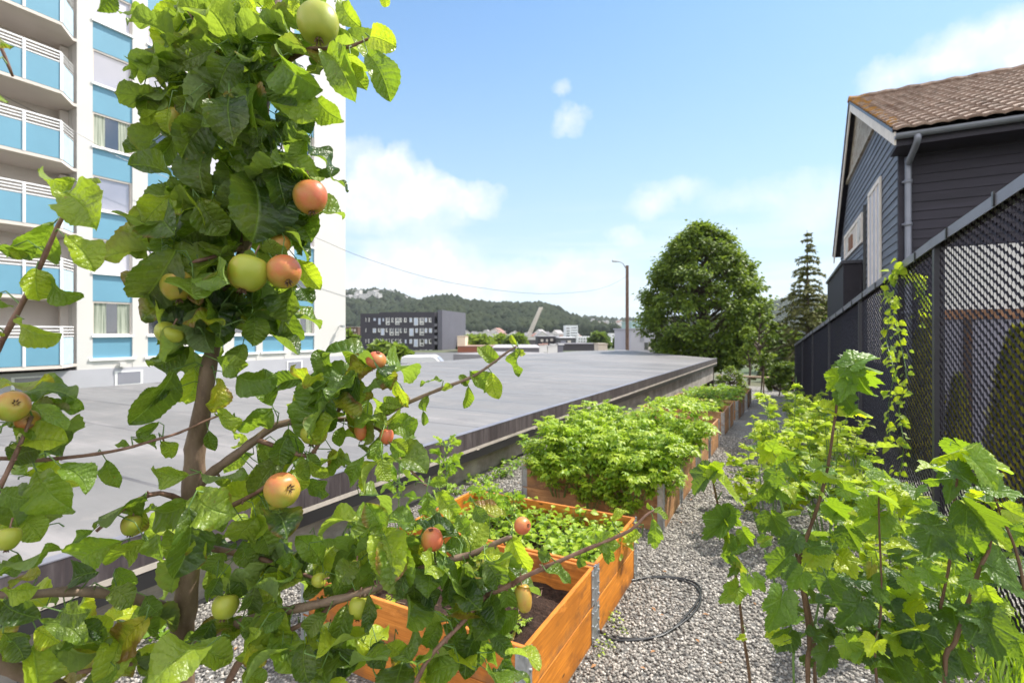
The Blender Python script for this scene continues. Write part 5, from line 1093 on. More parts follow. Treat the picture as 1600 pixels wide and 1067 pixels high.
# apples
n = NT('apple_skin'); p = n.coord('Object'); sep = n.N('ShaderNodeSeparateXYZ'); n.L(p, sep.inputs[0]); oi = obj_random(n)
side = n.math('ADD', n.math('MULTIPLY', sep.outputs[0], 26.0), n.math('MULTIPLY', n.math('SUBTRACT', n.noise(p, 42, 5, .65), .5), 1.6))
ocol = n.N('ShaderNodeObjectInfo').outputs['Color']; osep = n.N('ShaderNodeSeparateColor'); n.L(ocol, osep.inputs[0])
bl = n.ramp(n.math('ADD', n.math('MULTIPLY', side, .42), osep.outputs[0]), [(.22, 0.0), (.80, 1.0)])
c = n.mix(n.noise(p, 30, 3), (.22, .30, .025), (.40, .38, .05))
c = n.mix(n.math('MULTIPLY', bl, .88), c, (.52, .095, .060))
lt = n.ramp(n.vor(p, 330, 0), [(.0, 1.0), (.14, 0.0)]); c = n.mix(n.math('MULTIPLY', lt, .5), c, (.62, .48, .30))
c = n.mix(n.ramp(n.noise(p, 70, 4, .7), [(.62, 0.0), (.74, .5)]), c, (.30, .17, .08))
sb = n.bsdf(c, .40, 0, n.bump(n.noise(p, 160, 3), .12, .001), .45, Subsurface_Weight=.12, Subsurface_Scale=.01)
M['apple'] = n.done(sb.outputs[0])
M['calyx'] = m_plain('dry_calyx', (.10, .055, .03), .8, 0, .3, 200)
def apple(px, py, rx, ry, d, red, ax=(.1, -.2, -1), rz=0.0):
    P = W(px, py, d); rx, ry = rx * .93, ry * .95; R_ = rx * d / F; H = ry / rx
    az = unit(ax); x_ = unit(np.cross((0, 1, .2), az)); y_ = np.cross(az, x_); c_, s_ = math.cos(rz), math.sin(rz)
    Mx = np.stack([x_ * c_ + y_ * s_, -x_ * s_ + y_ * c_, az], 1)
    prof = []
    for k in range(19):
        t = math.pi * k / 18; r = math.sin(t) ** .86 * (1 + .12 * math.cos(t)); z = -math.cos(t)
        z *= 1.0; 
        if k < 4: z += .20 * (1 - k / 4) ** 1.3
        if k > 15: z -= .16 * ((k - 15) / 3) ** 1.4
        prof.append((max(r, .0) * R_, z * R_ * .97 * H))
    b = MB(); b.lathe(prof, 22); v = np.concatenate(b.V); an = np.arctan2(v[:, 1], v[:, 0]); v[:, :2] *= (1 + .05 * np.cos(5 * an + px) * np.clip(v[:, 2:] / R_, 0, 1)[:, 0] + .035 * np.cos(2 * an + py))[:, None]; b.V = [v]
    o = b.build('apple', M['apple'], tree, True)
    o.matrix_basis = Matrix.Translation(Vector(P - np.array(TL))) @ Matrix([[*Mx[i], 0] for i in range(3)] + [[0, 0, 0, 1]])
    o.color = (red, 0, 0, 1)
    b = MB()
    for k in range(6):
        a = k * 1.05; b.tube([(.10 * R_ * math.cos(a), .10 * R_ * math.sin(a), .80 * R_ * H), (.16 * R_ * math.cos(a), .16 * R_ * math.sin(a), .98 * R_ * H), (.24 * R_ * math.cos(a), .24 * R_ * math.sin(a), 1.10 * R_ * H)], [.045 * R_, .05 * R_, .012 * R_], 4)
    b.build('calyx', M['calyx'], o)
    b = MB(); b.tube([(0, 0, -.80 * R_ * H), (.05 * R_, .03 * R_, -1.25 * R_ * H), (.12 * R_, .1 * R_, -1.6 * R_ * H)], [.0011, .001, .0014], 5); b.build('stalk', M['twig'], o)
    tag(o, ['green apple', 'yellow green apple with red blush', 'red cheeked apple'][0 if red < .15 else (1 if red < .5 else 2)] + ' hanging among the leaves')
for a_ in [(497, 39, 33, 36, .69, .02, (.3, -.2, -1), 0), (485, 309, 27, 29, .70, .55, (.25, -.1, -1), 3.3), (388, 427, 33, 32, .68, .40, (-.1, -.3, -1), .3), (444, 426, 29, 26, .69, .52, (.7, -.2, -.7), 3.0), (437, 383, 17, 17, .72, .45, (.3, -.4, -1), 3), (276, 447, 25, 27, .69, .25, (.3, 0, -1), 3.4), (264, 521, 23, 17, .69, .05, (-.5, -.2, -.9), 0),
           (271, 188, 15, 23, .71, .42, (-.2, 0, -1), .5), (588, 562, 17, 13.5, .76, .8, (.4, -.1, .9), 3), (604, 682, 12, 14, .77, .75, (.1, -.2, -1), 3), (563, 673, 10, 17, .77, .7, (.1, 0, -1), 3), (490, 680, 21, 17, .76, .0, (0, -.3, -1), 0), (20, 634, 25, 22, .58, .45, (1, -.1, .35), 2.4), (43, 656, 17, 8, .60, .55, (1, -.1, .2), 0), (52, 686, 21, 14, .62, .0, (.2, -.4, -1), 0),
           (13, 841, 18, 20, .58, .02, (.2, -.2, -1), 0), (352, 947, 21, 21, .70, .02, (.2, -.4, -1), 0), (442, 765, 29, 25, .68, .50, (1, -.15, .3), 2.8), (498, 906, 12, 12, .70, .02, (-.8, -.2, -.2), 0), (561, 949, 17, 19, .69, .12, (.1, -.3, -1), 0), (675, 842, 18, 20, .70, .72, (.1, -.3, 1), .5), (817, 821, 15, 12.5, .70, .78, (1, -.2, .25), 0), (818, 934, 14.5, 24, .70, .42, (.3, -.2, -1), 3), (556, 883, 9, 9, .71, .0, (0, -.3, -1), 0),
           (330, 330, 17, 20, .73, .3, (0, -.2, -1), 0), (205, 820, 15, 18, .70, .3, (0, -.2, -1), 0)]: apple(*a_)

# ================================================================ CURRANT BUSHES IN THE RIGHT FOREGROUND
NP = None
def bush(name, label, base_xy, stems, rows, fills, group=None, d0=1.05, rnd=.06):
    """stems: pixel polylines with depth; rows: leaves read from the photograph; fills: clouds of further leaves"""
    global NP, pet
    LZ = (base_xy[0], base_xy[1], float(gz(*base_xy))); t = empty(name, label, 'currant bush', LZ, group)
    nodes = []
    for pl in stems:
        p3 = [W(x, y, d) for x, y, d, r in pl]
        if p3[0][2] < 1.2 and pl[0][1] >= 1040:  # runs down to the ground below the frame
            g0 = np.array((LZ[0] + (p3[0][0] - LZ[0]) * .3, LZ[1] + (p3[0][1] - LZ[1]) * .3, LZ[2])); p3 = [g0, (g0 + p3[0]) / 2 + np.array((.01, .0, .03))] + p3; rad = [pl[0][3] * 1.15, pl[0][3] * 1.1] + [q[3] for q in pl]
        else: rad = [q[3] for q in pl]
        pts = smooth_pts(p3, 4); rr = np.interp(np.arange(len(pts)) / 4, np.arange(len(rad)), rad) * pl[0][2] / F * .72
        b = MB(); b.tube(pts, [r * (1 + .12 * math.sin(i * 2.1)) for i, r in enumerate(rr)], 8, jit=.1); green = pl[0][3] < 4.2
        o = b.build('stem', M['green_stem'] if green and pl[0][3] < 3 else M['cane'], t, True, ); o.location = -Vector(LZ); nodes += pts
    NP = np.array(nodes); L = Leaves(); pet = MB()
    for cf, rs, d_ in rows: put(cf, rs, d_, rnd, L=L, TPL=CT, nominal=1.25)
    for (cx, cy, rx, ry, N_, da, db_, mt, s0, s1) in fills:
        for _ in range(N_):
            r_ = math.sqrt(random.random()); t_ = random.uniform(0, 6.283); x, y = cx + rx * r_ * math.cos(t_), cy + ry * r_ * math.sin(t_); d = random.uniform(da, db_); P0 = W(x, y, d)
            if P0[2] < .05: continue
            an = random.uniform(0, 6.283); a = unit(np.array((math.cos(an), math.sin(an), random.gauss(-.35, .35)))); nn = unit(np.array((random.gauss(0, .35), random.gauss(0, .35), 1.0)))
            Ln = random.uniform(s0, s1) * .82; L.add(random.choice(CT), P0, a, nn, Ln, random.uniform(.9, 1.1), min(1, max(0, random.gauss(mt, .34))), random.random() ** 3 * .8); petiole(P0, a, Ln, .06)
    o = L.build('foliage', M['currant_leaf'], t); o.location = -Vector(LZ); o['kind'] = 'stuff'
    o = pet.build('leaf_stalks', M['green_stem'], t); o.location = -Vector(LZ); o['kind'] = 'stuff'
    return t
T3 = crop(1080, 660, 2.621); T2 = crop(1200, 400, 2.965)
# far-left slender shoot
s_ = lambda *q: [(1080 + x / 2.621, 660 + y / 2.621, d, r) for x, y, d, r in q]
P_ = W(1168, 1067, 1.35)
bush('currant_bush', 'slender single stemmed currant shoot standing on the gravel left of the bushy currants', (P_[0] + .03, P_[1]), [s_((240, 1060, 1.35, 3.4), (215, 880, 1.35, 3.2), (188, 660, 1.34, 3), (150, 480, 1.33, 2.8), (110, 340, 1.32, 2.4), (82, 200, 1.32, 2)), s_((105, 320, 1.32, 1.8), (125, 285, 1.30, 1.4))],
     [(T3, [(75, 215, 5, 312, 90, 'd'), (80, 190, 130, 215, 80, 'b'), (80, 195, 25, 170, 60, 'b'), (90, 185, 100, 160, 50, 'b'), (130, 253, 225, 352, 48, 'b'), (140, 365, 215, 432, 105, 'g'), (140, 400, 40, 490, 110, 'd'), (185, 680, 100, 745, 95, 'p'), (140, 420, 165, 500, 60, 'b'), (175, 520, 240, 470, 70, 'g'), (170, 540, 220, 600, 50, 'g'), (190, 560, 230, 640, 55, 'r'), (150, 480, 120, 560, 60, 'd'), (180, 600, 140, 640, 50, 'g'), (215, 450, 260, 510, 70, 'g'), (215, 880, 180, 890, 30, 'y')], 1.31)], [], rnd=.02)
# tall bushy currant in the middle
P_ = W(1262, 1067, 1.12)
bush('currant_bush', 'tall bushy currant with a long bare cane rising to a leafy top', (P_[0] + .02, P_[1]), [
    s_((478, 1060, 1.12, 5.5), (485, 900, 1.12, 5), (460, 700, 1.12, 4.8), (440, 600, 1.12, 4.6), (455, 520, 1.11, 4.4), (480, 450, 1.10, 4), (525, 320, 1.09, 3.6), (560, 180, 1.09, 3.2), (580, 40, 1.08, 2.8), (592, -40, 1.08, 2.6), (598, -90, 1.08, 2.4)),
    s_((505, 1000, 1.14, 4), (500, 860, 1.15, 3.6), (455, 640, 1.16, 3.2), (428, 520, 1.16, 3), (430, 440, 1.17, 2.6)), s_((428, 520, 1.16, 2.4), (370, 340, 1.18, 2), (340, 180, 1.2, 1.8), (330, 110, 1.2, 1.4)), s_((420, 1050, 1.14, 2.6), (420, 880, 1.14, 2.4), (350, 680, 1.15, 2.2), (300, 520, 1.15, 2)),
    s_((500, 860, 1.15, 2.6), (540, 640, 1.18, 2.2), (568, 450, 1.2, 1.8), (565, 300, 1.2, 1.6))],
    [(T2, [(395, 520, 285, 515, 80, 'd'), (390, 510, 400, 625, 130, 'd'), (400, 500, 530, 470, 70, 'b'), (415, 500, 555, 545, 60, 'b'), (430, 520, 525, 618, 80, 'b'), (330, 560, 268, 640, 80, 'b'), (425, 575, 528, 660, 62, 'g'), (350, 640, 400, 720, 110, 'g'), (385, 690, 505, 755, 45, 'y'), (385, 480, 360, 460, 50, 'b'), (340, 620, 300, 690, 80, 'y'), (400, 495, 390, 445, 55, 'b'), (370, 600, 330, 690, 90, 'g')], 1.08),
     (T3, [(330, 110, 275, 175, 80, 'b'), (335, 110, 350, 60, 70, 'b'), (330, 100, 265, 70, 50, 'b'), (345, 110, 440, 130, 60, 'g'), (310, 250, 213, 335, 75, 'd'), (350, 210, 350, 280, 110, 'd'), (370, 280, 490, 320, 100, 'p'), (400, 180, 460, 260, 80, 'd'), (330, 380, 380, 475, 120, 'd'), (520, 520, 455, 600, 150, 'y'), (690, 740, 585, 855, 190, 'd'), (370, 720, 300, 872, 145, 'g'), (620, 270, 700, 300, 90, 'b'), (540, 200, 620, 248, 60, 'b'),
           (515, 190, 570, 180, 40, 'b'), (770, 260, 850, 250, 60, 'b'), (770, 255, 735, 232, 60, 'b'), (800, 300, 820, 370, 70, 'b'), (880, 300, 850, 400, 100, 'b'), (770, 370, 630, 450, 190, 'g'), (560, 340, 640, 400, 80, 'b'), (640, 440, 700, 540, 120, 'd'), (430, 480, 380, 560, 80, 'd'), (290, 490, 340, 460, 60, 'r'), (740, 590, 720, 650, 60, 'r'), (850, 720, 770, 660, 130, 'g'), (800, 930, 780, 1067, 200, 'd'), (930, 850, 1040, 1050, 190, 'd'),
           (380, 560, 300, 640, 110, 'g'), (450, 620, 400, 690, 110, 'g'), (560, 640, 620, 740, 120, 'd'), (260, 640, 310, 700, 80, 'g'), (230, 640, 250, 720, 60, 'g'), (400, 860, 340, 940, 90, 'd'), (560, 940, 520, 1060, 120, 'd'), (640, 900, 700, 1000, 130, 'g')], 1.08)],
    [(1270, 800, 60, 70, 22, 1.08, 1.35, .45, .03, .055), (1300, 920, 80, 90, 42, 1.08, 1.35, .3, .04, .07), (1345, 790, 60, 60, 18, 1.12, 1.4, .6, .03, .055), (1240, 1000, 40, 60, 12, 1.08, 1.3, .35, .025, .045), (1300, 640, 30, 30, 5, 1.06, 1.12, .6, .03, .05), (1370, 1010, 70, 60, 20, 1.0, 1.25, .3, .035, .06)])
# big currant at the right edge
P_ = W(1470, 1067, .95)
bush('currant_bush', 'large currant bush with broad dark lobed leaves at the right edge', (P_[0] + .08, P_[1] + .05), [
    s_((1040, 1060, .98, 5), (1080, 900, .98, 4.8), (1130, 750, .98, 4.6), (1180, 600, .98, 4.2), (1215, 530, .98, 3.6), (1230, 470, .97, 2.6)), s_((1020, 760, 1.0, 3.2), (1060, 560, .99, 3), (1068, 400, .97, 2.6), (1085, 270, .96, 2.3), (1095, 170, .95, 2)),
    s_((760, 1060, 1.02, 3), (775, 800, 1.04, 2.6), (778, 640, 1.05, 2.4), (770, 420, 1.06, 2), (768, 280, 1.06, 1.6)), s_((1400, 1060, .95, 4), (1380, 800, .95, 3.6), (1340, 560, .96, 3), (1280, 400, .97, 2.4), (1240, 300, .97, 2))],
    [(T3, [(1070, 205, 1045, 352, 130, 'd'), (1080, 200, 1205, 280, 110, 'd'), (1155, 155, 1260, 305, 110, 'b'), (1180, 170, 1335, 220, 70, 'b'), (1090, 115, 975, 152, 70, 'b'), (1100, 95, 1262, 152, 62, 'p'), (1000, 190, 908, 205, 50, 'p'), (995, 235, 930, 238, 50, 'b'), (1110, 130, 1145, 165, 40, 'b'), (990, 430, 960, 572, 200, 'd'), (990, 420, 865, 400, 120, 'd'), (1130, 340, 1272, 492, 185, 'd'), (1130, 440, 1202, 562, 130, 'p'),
           (1060, 500, 1142, 582, 95, 'd'), (1190, 800, 1272, 1002, 230, 'd'), (1190, 800, 1080, 780, 110, 'd'), (1230, 590, 1365, 692, 105, 'd'), (1150, 290, 1210, 295, 40, 'b'), (960, 340, 900, 330, 60, 'p'), (950, 350, 880, 380, 60, 'b'), (1300, 360, 1380, 400, 100, 'b'), (1330, 450, 1300, 530, 110, 'b'), (1200, 690, 1250, 770, 110, 'b'), (1150, 640, 1080, 660, 90, 'g'), (1240, 280, 1363, 300, 90, 'g'), (1290, 430, 1390, 460, 100, 'g'), (1340, 900, 1380, 1000, 120, 'd'),
           (880, 640, 960, 700, 110, 'y'), (960, 600, 1060, 660, 100, 'g'), (1100, 960, 1150, 1060, 130, 'd')], .96)],
    [(1450, 900, 90, 90, 36, 1.0, 1.3, .35, .05, .08), (1420, 800, 60, 60, 18, 1.05, 1.3, .6, .035, .06), (1560, 850, 70, 90, 20, 1.0, 1.3, .4, .035, .065), (1550, 990, 70, 60, 10, 1.0, 1.2, .4, .03, .06), (1420, 1020, 80, 50, 20, .98, 1.2, .3, .035, .065), (1510, 760, 50, 50, 7, 1.0, 1.15, .7, .03, .05)])

# ---- crop plants: built once, then copied
def plant(name, label, cat, h, rad, nst, leaf_rows, tpls, mat, s0, s1, tint, group, droop=.2, wr=1.0, stem_r=.004, kind=None, flat=.7, seed=1):
    random.seed(seed); t = empty(name, label, cat, (0, 0, 0), group); L = Leaves(); b = MB()
    for k in range(nst):
        a = 6.283 * k / nst + random.uniform(-.4, .4); r = rad * math.sqrt(random.uniform(.1, 1)); top = np.array((r * math.cos(a), r * math.sin(a), h * random.uniform(.65, 1.05) * (1 - .35 * (r / rad) ** 2)))
        base = np.array((r * .25 * math.cos(a), r * .25 * math.sin(a), 0)); mid = (base + top) / 2 + np.array((0, 0, h * .08)); pts = smooth_pts([base, mid, top], 4); b.tube(pts, np.linspace(stem_r, stem_r * .4, len(pts)), 5)
        for j in range(leaf_rows):
            f = random.uniform(.25, 1) ** .7; q = pts[min(len(pts) - 1, int(f * (len(pts) - 1)))] + RNG.normal(0, .006, 3); an = random.uniform(0, 6.283)
            av = unit(np.array((math.cos(an), math.sin(an), random.gauss(.15 - droop, .3)))); Ls = random.uniform(s0, s1) * (1 - .25 * (f > .9))
            nn = unit(np.array((random.gauss(0, 1 - flat), random.gauss(0, 1 - flat), 1.0))); tt = min(1, max(0, random.gauss(tint + .25 * (f > .85), .15)))
            st = q + av * Ls * .5; b.tube([q, st], stem_r * .35, 3, cap=False)
            if tpls is ST_:   # compound leaf: leaflets in pairs
                side = unit(np.cross(nn, av))
                for u_, sd in ((.3, 1), (.3, -1), (.75, 1), (.75, -1), (1.05, 0)):
                    L.add(random.choice(tpls), q + av * Ls * u_ * .9, unit(av * .7 + side * sd * .9 + np.array((0, 0, -.15))), nn, Ls * .62, wr * 1.25, tt)
            else: L.add(random.choice(tpls), st, av, nn, Ls, wr, tt)
    b.build('stem', M['green_stem'], t); L.build('foliage', M[mat] if isinstance(mat, str) else mat, t)
    return t
def spread(protos, spots, label=None, sc=(.85, 1.15)):
    used = set()
    for i, s in enumerate(spots):
        pr = protos[i % len(protos)]; o = pr if pr.name not in used else copy_tree(pr); used.add(pr.name)
        x, y, z = s[:3]; k = random.uniform(*sc) * (s[3] if len(s) > 3 else 1); o.location = (x, y, z); o.rotation_euler.z = random.uniform(0, 6.28); o.scale = (k, k, k * random.uniform(.9, 1.1))
        if label: o['label'] = label
G = 'bushy potato plants in the second pair of boxes'
pp = [plant('potato_plant', 'leafy green potato plant spilling over the front box', 'potato plant', .62, .36, 16, 19, ST_, 'crop_leaf', .055, .09, .66, G, .15, 1.0, .005, seed=20 + i) for i in range(3)]
spots = [(x, y, .28) for y in (4.42, 4.78, 5.25, 5.6) for x in (-1.95, -1.62, -1.28, -1.02)] + [(-1.6, 4.22, .22, .8), (-1.15, 4.2, .2, .8), (-2.0, 4.24, .22, .7), (-1.8, 4.2, .16, .7), (-1.38, 4.2, .16, .75), (-1.0, 4.3, .16, .75), (-1.5, 4.16, .1, .6), (-1.2, 4.16, .08, .6), (-1.95, 5.95, .3, .7)]
spread(pp, spots)
G = 'low strawberry plants in the second box'
sp2 = [plant('strawberry_plant', 'low strawberry plant with rounded leaflets in the second box', 'strawberry plant', .17, .15, 13, 4, RT, 'crop_leaf', .038, .058, .72, G, .1, 1.0, .002, seed=40 + i) for i in range(3)]
spread(sp2, [(x + random.uniform(-.04, .04), y + random.uniform(-.04, .04), .25) for y in (2.72, 2.92, 3.1, 3.27) for x in (-1.9, -1.7, -1.5, -1.3, -1.1, -1.0)])
G = 'low salad plants in the middle boxes'
sa = [plant('salad_plant', 'pale green salad plant in a crowded box past the potato plants', 'salad plant', .24, .20, 11, 8, RT, 'crop_leaf', .05, .08, .75, G, .0, 1.0, .003, seed=60 + i) for i in range(3)]
spread(sa, [(x + random.uniform(-.05, .05), y + random.uniform(-.06, .06), .25 + float(gz(0, y))) for y in (8.7, 9.0, 9.25, 9.55, 9.85, 10.05) for x in (-2.0, -1.72, -1.45, -1.18)])
G = 'mixed herbs in the far boxes'
he = [plant('herb_plant', 'green herb plant growing in the far planter boxes', 'herb plant', .34, .26, 10, 9, RT, 'crop_leaf', .06, .09, .45, G, .0, 1.0, .003, seed=70 + i) for i in range(2)]
spread(he, [(x, y, .2 + float(gz(0, y))) for y in (11.15, 11.5, 12.0, 12.3, 13.6, 14.0, 14.5) for x in (-1.9, -1.5, -1.15)] + [(-1.95, 6.4, .2, .9), (-1.8, 7.3, .2, .9), (-1.35, 6.35, .14, .6), (-1.98, 6.9, .25, 1.0)])
G = 'tall leafy stems in the nearest pair of boxes'
ta = [plant('artichoke_plant', 'tall upright stem with pointed light green leaves in the near boxes', 'tall plant', .84 - .14 * i, .015, 1, 34, AT[:5], 'crop_leaf', .07, .12, .55, G, -.05, .55, .006, seed=80 + i) for i in range(2)]
spread(ta, [(-2.05, 2.35, .24), (-1.88, 2.48, .24, .8), (-2.0, 2.78, .25, 1.0), (-1.75, 2.85, .25, .75), (-1.6, 2.66, .25, .6), (-2.05, 2.05, .24, .6), (-1.82, 2.2, .24, .5), (-1.65, 3.05, .25, .55)], sc=(.9, 1.1))
we = [plant('weed', 'small leafy weed growing out of the gravel at the wall foot', 'weed', .10, .12, 7, 6, RT, 'crop_leaf', .03, .05, .35, 'small weeds at the foot of the garage wall', .1, 1.0, .002, seed=90 + i) for i in range(2)]
spread(we, [(-2.93, 2.95, 0), (-2.85, 3.1, 0, .8), (-2.95, 4.2, 0), (-2.9, 4.6, 0, 1.2), (-2.8, 4.95, 0, 1.3), (-2.9, 5.4, 0, 1.4), (-2.7, 5.8, 0, 1.4), (-2.9, 1.9, 0, .8), (-2.95, 1.5, 0)])
wd = [plant('seedling', 'tiny green seedling sprouting from the gravel by the hose', 'seedling', .05, .03, 3, 3, RT, 'crop_leaf', .014, .024, .75, 'seedlings in the gravel by the hose', .0, 1.0, .001, seed=95)]
spread(wd, [(*on_z(px, py)[:2], .008) for px, py in ((958, 975), (972, 990), (950, 1012), (940, 1024), (955, 965))])
wi = [plant('soil_weed', 'small green shoot sprouting from the soil of the nearest box', 'shoot', .07, .04, 4, 4, ST_, 'crop_leaf', .02, .035, .7, 'shoots in the nearest box', .0, 1.0, .001, seed=97)]
spread(wi, [(-1.1, 2.1, .235), (-1.5, 2.2, .235), (-1.75, 1.95, .235), (-1.3, 1.9, .235), (-1.62, 2.42, .235, 1.5), (-1.3, 2.38, .235, 1.2)])
# middle-distance currant bushes along the fence side of the path
G = 'currant bushes along the path by the fence'
cb = [plant('currant_bush', 'leafy yellow green currant bush standing between the path and the fence', 'currant bush', 1.08, .40, 13, 20, CT, 'currant_leaf', .045, .075, .82, G, .2, 1.0, .006, seed=110 + i) for i in range(2)]
spread(cb, [(-.14, 4.5, 0, .92), (.28, 4.5, 0, 1.12), (.0, 5.5, 0, 1.0), (.28, 5.9, 0, 1.0), (-.10, 6.9, 0, .85), (.50, 3.4, 0, .85), (.1, 9.4, -.04, .75), (.20, 8.0, 0, .85)], sc=(.92, 1.05))
# grass and ground plants along the fence foot
gr = Leaves(); random.seed(5)
for _ in range(5200):
    y = random.uniform(.9, 19) if random.random() < .45 else random.uniform(.9, 5); x = FXL(y) - abs(random.gauss(0, .16)) + .05; z0 = float(gz(x, y))
    an = random.uniform(0, 6.283); gr.add(random.choice(NTm), np.array((x, y, z0)), (math.cos(an) * .5, math.sin(an) * .5, random.uniform(.4, 1.2)), (math.cos(an), math.sin(an), .3), random.uniform(.06, .20), .5, random.gauss(.55, .2))
tag(gr.build('grass', M['crop_leaf']), 'thin grass growing along the foot of the mesh fence', kind='stuff')
gc_ = [plant('ground_weed', 'low leafy weed on the ground in the lower right corner', 'weed', .30, .25, 11, 10, ST_, 'crop_leaf', .06, .09, .45, 'low weeds in the lower right corner', .1, .8, .003, seed=130 + i) for i in range(2)]
spread(gc_, [(.75, 1.25, 0), (.62, 1.5, 0, 1.1), (.85, 1.75, 0, 1.1), (.6, 1.95, 0), (.8, 2.3, 0), (.55, 1.1, 0), (.35, 1.35, 0, .7)])
# climbing vine on the fence
vine = empty('climbing_vine', 'bright green climbing vine with small leaves trailing over the mesh fence', 'vine', (.85, 6.3, 0)); Lv = Leaves(); b = MB(); NPv = []
vp = [(1392, 700, .1), (1388, 640, .05), (1396, 580, 0), (1385, 530, 0), (1392, 480, 0), (1384, 450, 0), (1400, 425, 0), (1412, 412, 0)]
def on_fence(px, py, off=-.07):
    r = ray(px, py); d = (1.176 + off) / (r[0] + .0518 * r[1]); return CAM + r * d
vpts = smooth_pts([on_fence(x, y) for x, y, _ in vp], 6); b.tube(vpts, .003, 5)
vpts2 = smooth_pts([on_fence(x, y) for x, y in ((1400, 760), (1412, 700), (1405, 640), (1416, 590), (1408, 540), (1400, 500))], 6); b.tube(vpts2, .003, 5)
vpts3 = smooth_pts([on_fence(x, y, .06) for x, y in ((1405, 430), (1425, 430), (1440, 445), (1445, 470), (1440, 500))], 6); b.tube(vpts3, .003, 5)
for pl, N_, sz in ((vpts, 90, .075), (vpts2, 80, .06), (vpts3, 60, .065)):
    for _ in range(N_):
        i = random.randrange(len(pl)); q = pl[i] + RNG.normal(0, .035, 3) * np.array((.6, 1.6, 1)); an = random.uniform(0, 6.28)
        Lv.add(random.choice(RT), q, (math.cos(an), math.sin(an), random.gauss(-.5, .4)), (-1 + random.gauss(0, .4), random.gauss(0, .4), .7), sz * random.uniform(.6, 1.2), 1.0, random.gauss(.85, .15))
o = b.build('stem', M['green_stem'], vine); o.location = (-.85, -6.3, 0); o = Lv.build('foliage', M['currant_leaf'], vine); o.location = (-.85, -6.3, 0)
# golden conifers behind the fence
def thuja(loc, h, r, label, N=1500, seed=1):
    random.seed(seed); t = empty('golden_conifer', label, 'conifer', loc, 'golden conifers behind the mesh fence'); L = Leaves()
    for _ in range(N):
        z = random.uniform(.03, 1) * h; rr = r * (1 - z / h) ** .55 * (.55 + .45 * math.sqrt(random.random())); an = random.uniform(0, 6.28)
        L.add(random.choice(NTm), np.array((rr * math.cos(an), rr * math.sin(an), z)), (math.cos(an) * .6, math.sin(an) * .6, .9), (math.cos(an), math.sin(an), .2), random.uniform(.06, .12), 2.4, random.gauss(.35 + .5 * rr / r, .2))
    L.build('crown', M['thuja'], t); b = MB(); b.tube([(0, 0, -.05), (0, 0, h * .8)], [.03, .008], 6); b.build('trunk', M['trunk'], t)
thuja((1.62, 5.55, -.02), 1.62, .27, 'largest golden conifer behind the mesh, nearest to the right edge', 2600)
thuja((1.75, 7.85, 0), 1.05, .12, 'slim small golden conifer behind the mesh, between two larger ones', 900, 2)
thuja((1.45, 7.9, 0), 1.75, .22, 'golden conifer behind the mesh beside the climbing vine', 1500, 3)

# ================================================================ TREES BEYOND THE GARAGE
def crown_tree(name, label, base, zfoot, h, r, zc0, N, lump, tint, mat='tree_leaf', ls=(.16, .30), seed=3, trunk_r=.16, taper=.9, group=None, low=.25, shell=False):
    """egg shaped crown built from clumps of leaf sized blades on limbs"""
    random.seed(seed); t = empty(name, label, 'tree', (base[0], base[1], zfoot), group); L = Leaves(); b = MB()
    b.tube(smooth_pts([(0, 0, -.1), (.05, .02, h * .3), (-.04, .05, h * .6), (0, 0, h * .93)], 4), np.linspace(trunk_r, .02, 13), 9)
    cl = []
    for k in range(lump):
        u = random.random(); zf = low + (1 - low) * u
        prof = float(np.interp((zf - low) / (1 - low), [0, .06, .25, .5, .72, .88, .97, 1], [.62, .80, 1.0, .95, .72, .46, .22, .08])) * (1 + .10 * math.sin(k * 2.4) if shell else 1)
        rr = r * max(.06, prof) * (random.uniform(.82, .97) if shell and random.random() < .75 else random.uniform(.35, 1.0) ** .5); an = random.uniform(0, 6.28); q = np.array((rr * math.cos(an), rr * math.sin(an), zc0 + (h - zc0) * (zf - low) / (1 - low)))
        cl.append((q, r * (random.uniform(.09, .15) if shell else random.uniform(.13, .24))))
        s0 = np.array((0, 0, max(zc0 * .8, q[2] - rr * .9))); b.tube([s0, (s0 + q) / 2 + np.array((0, 0, -.05 * r)), q], [.035, .02, .008], 4, cap=False)
    for (q, cr) in cl:
        out = unit(q * np.array((1, 1, 0)) + np.array((0, 0, .25 * r)))
        for _ in range(N // lump):
            v = RNG.normal(0, .5, 3) * np.array((1, 1, .75)); p_ = q + v * cr; a = unit(v + out * .5 + np.array((0, 0, -.25))); nn = unit(out * .6 + np.array((0, 0, .8)) + RNG.normal(0, .45, 3))
            L.add(random.choice(RT if mat == 'tree_leaf' else NTm), p_, a, nn, random.uniform(*ls), 1.0, min(1, max(0, random.gauss(tint, .22))))
    b.build('trunk', M['trunk'], t); L.build('crown', M[mat], t); return t
c_ = W(1097, HY, 27); crown_tree('broadleaf_tree', 'large dense egg shaped green tree standing beyond the garage roof', c_, -1.4, 8.45, 3.05, 1.3, 38000, 430, .62, ls=(.11, .20), seed=9, low=.0, shell=True)
c_ = W(1188, HY, 15.3); yt = crown_tree('young_tree', 'young staked tree with loose crown at the end of the planter row', c_, -.35, 2.75, .45, 1.0, 900, 26, .6, ls=(.07, .12), seed=12, trunk_r=.022, low=.0)
b = MB(); b.tube([(.09, 0, -.1), (.09, 0, 1.15)], .022, 6); b.build('stake', M['wood_grey'], yt)
c_ = W(1170, HY, 22); crown_tree('small_tree', 'small light green tree standing against the right flank of the large tree', c_, -.7, 2.5, .45, 1.0, 900, 24, .85, ls=(.10, .17), seed=13, trunk_r=.05, low=.0)
c_ = W(1217, HY, 16.5); crown_tree('shrub', 'low glossy green shrub at the end of the path by the fence', c_, -.38, .95, .38, .15, 900, 26, .55, ls=(.07, .11), seed=14, trunk_r=.02, low=.0)
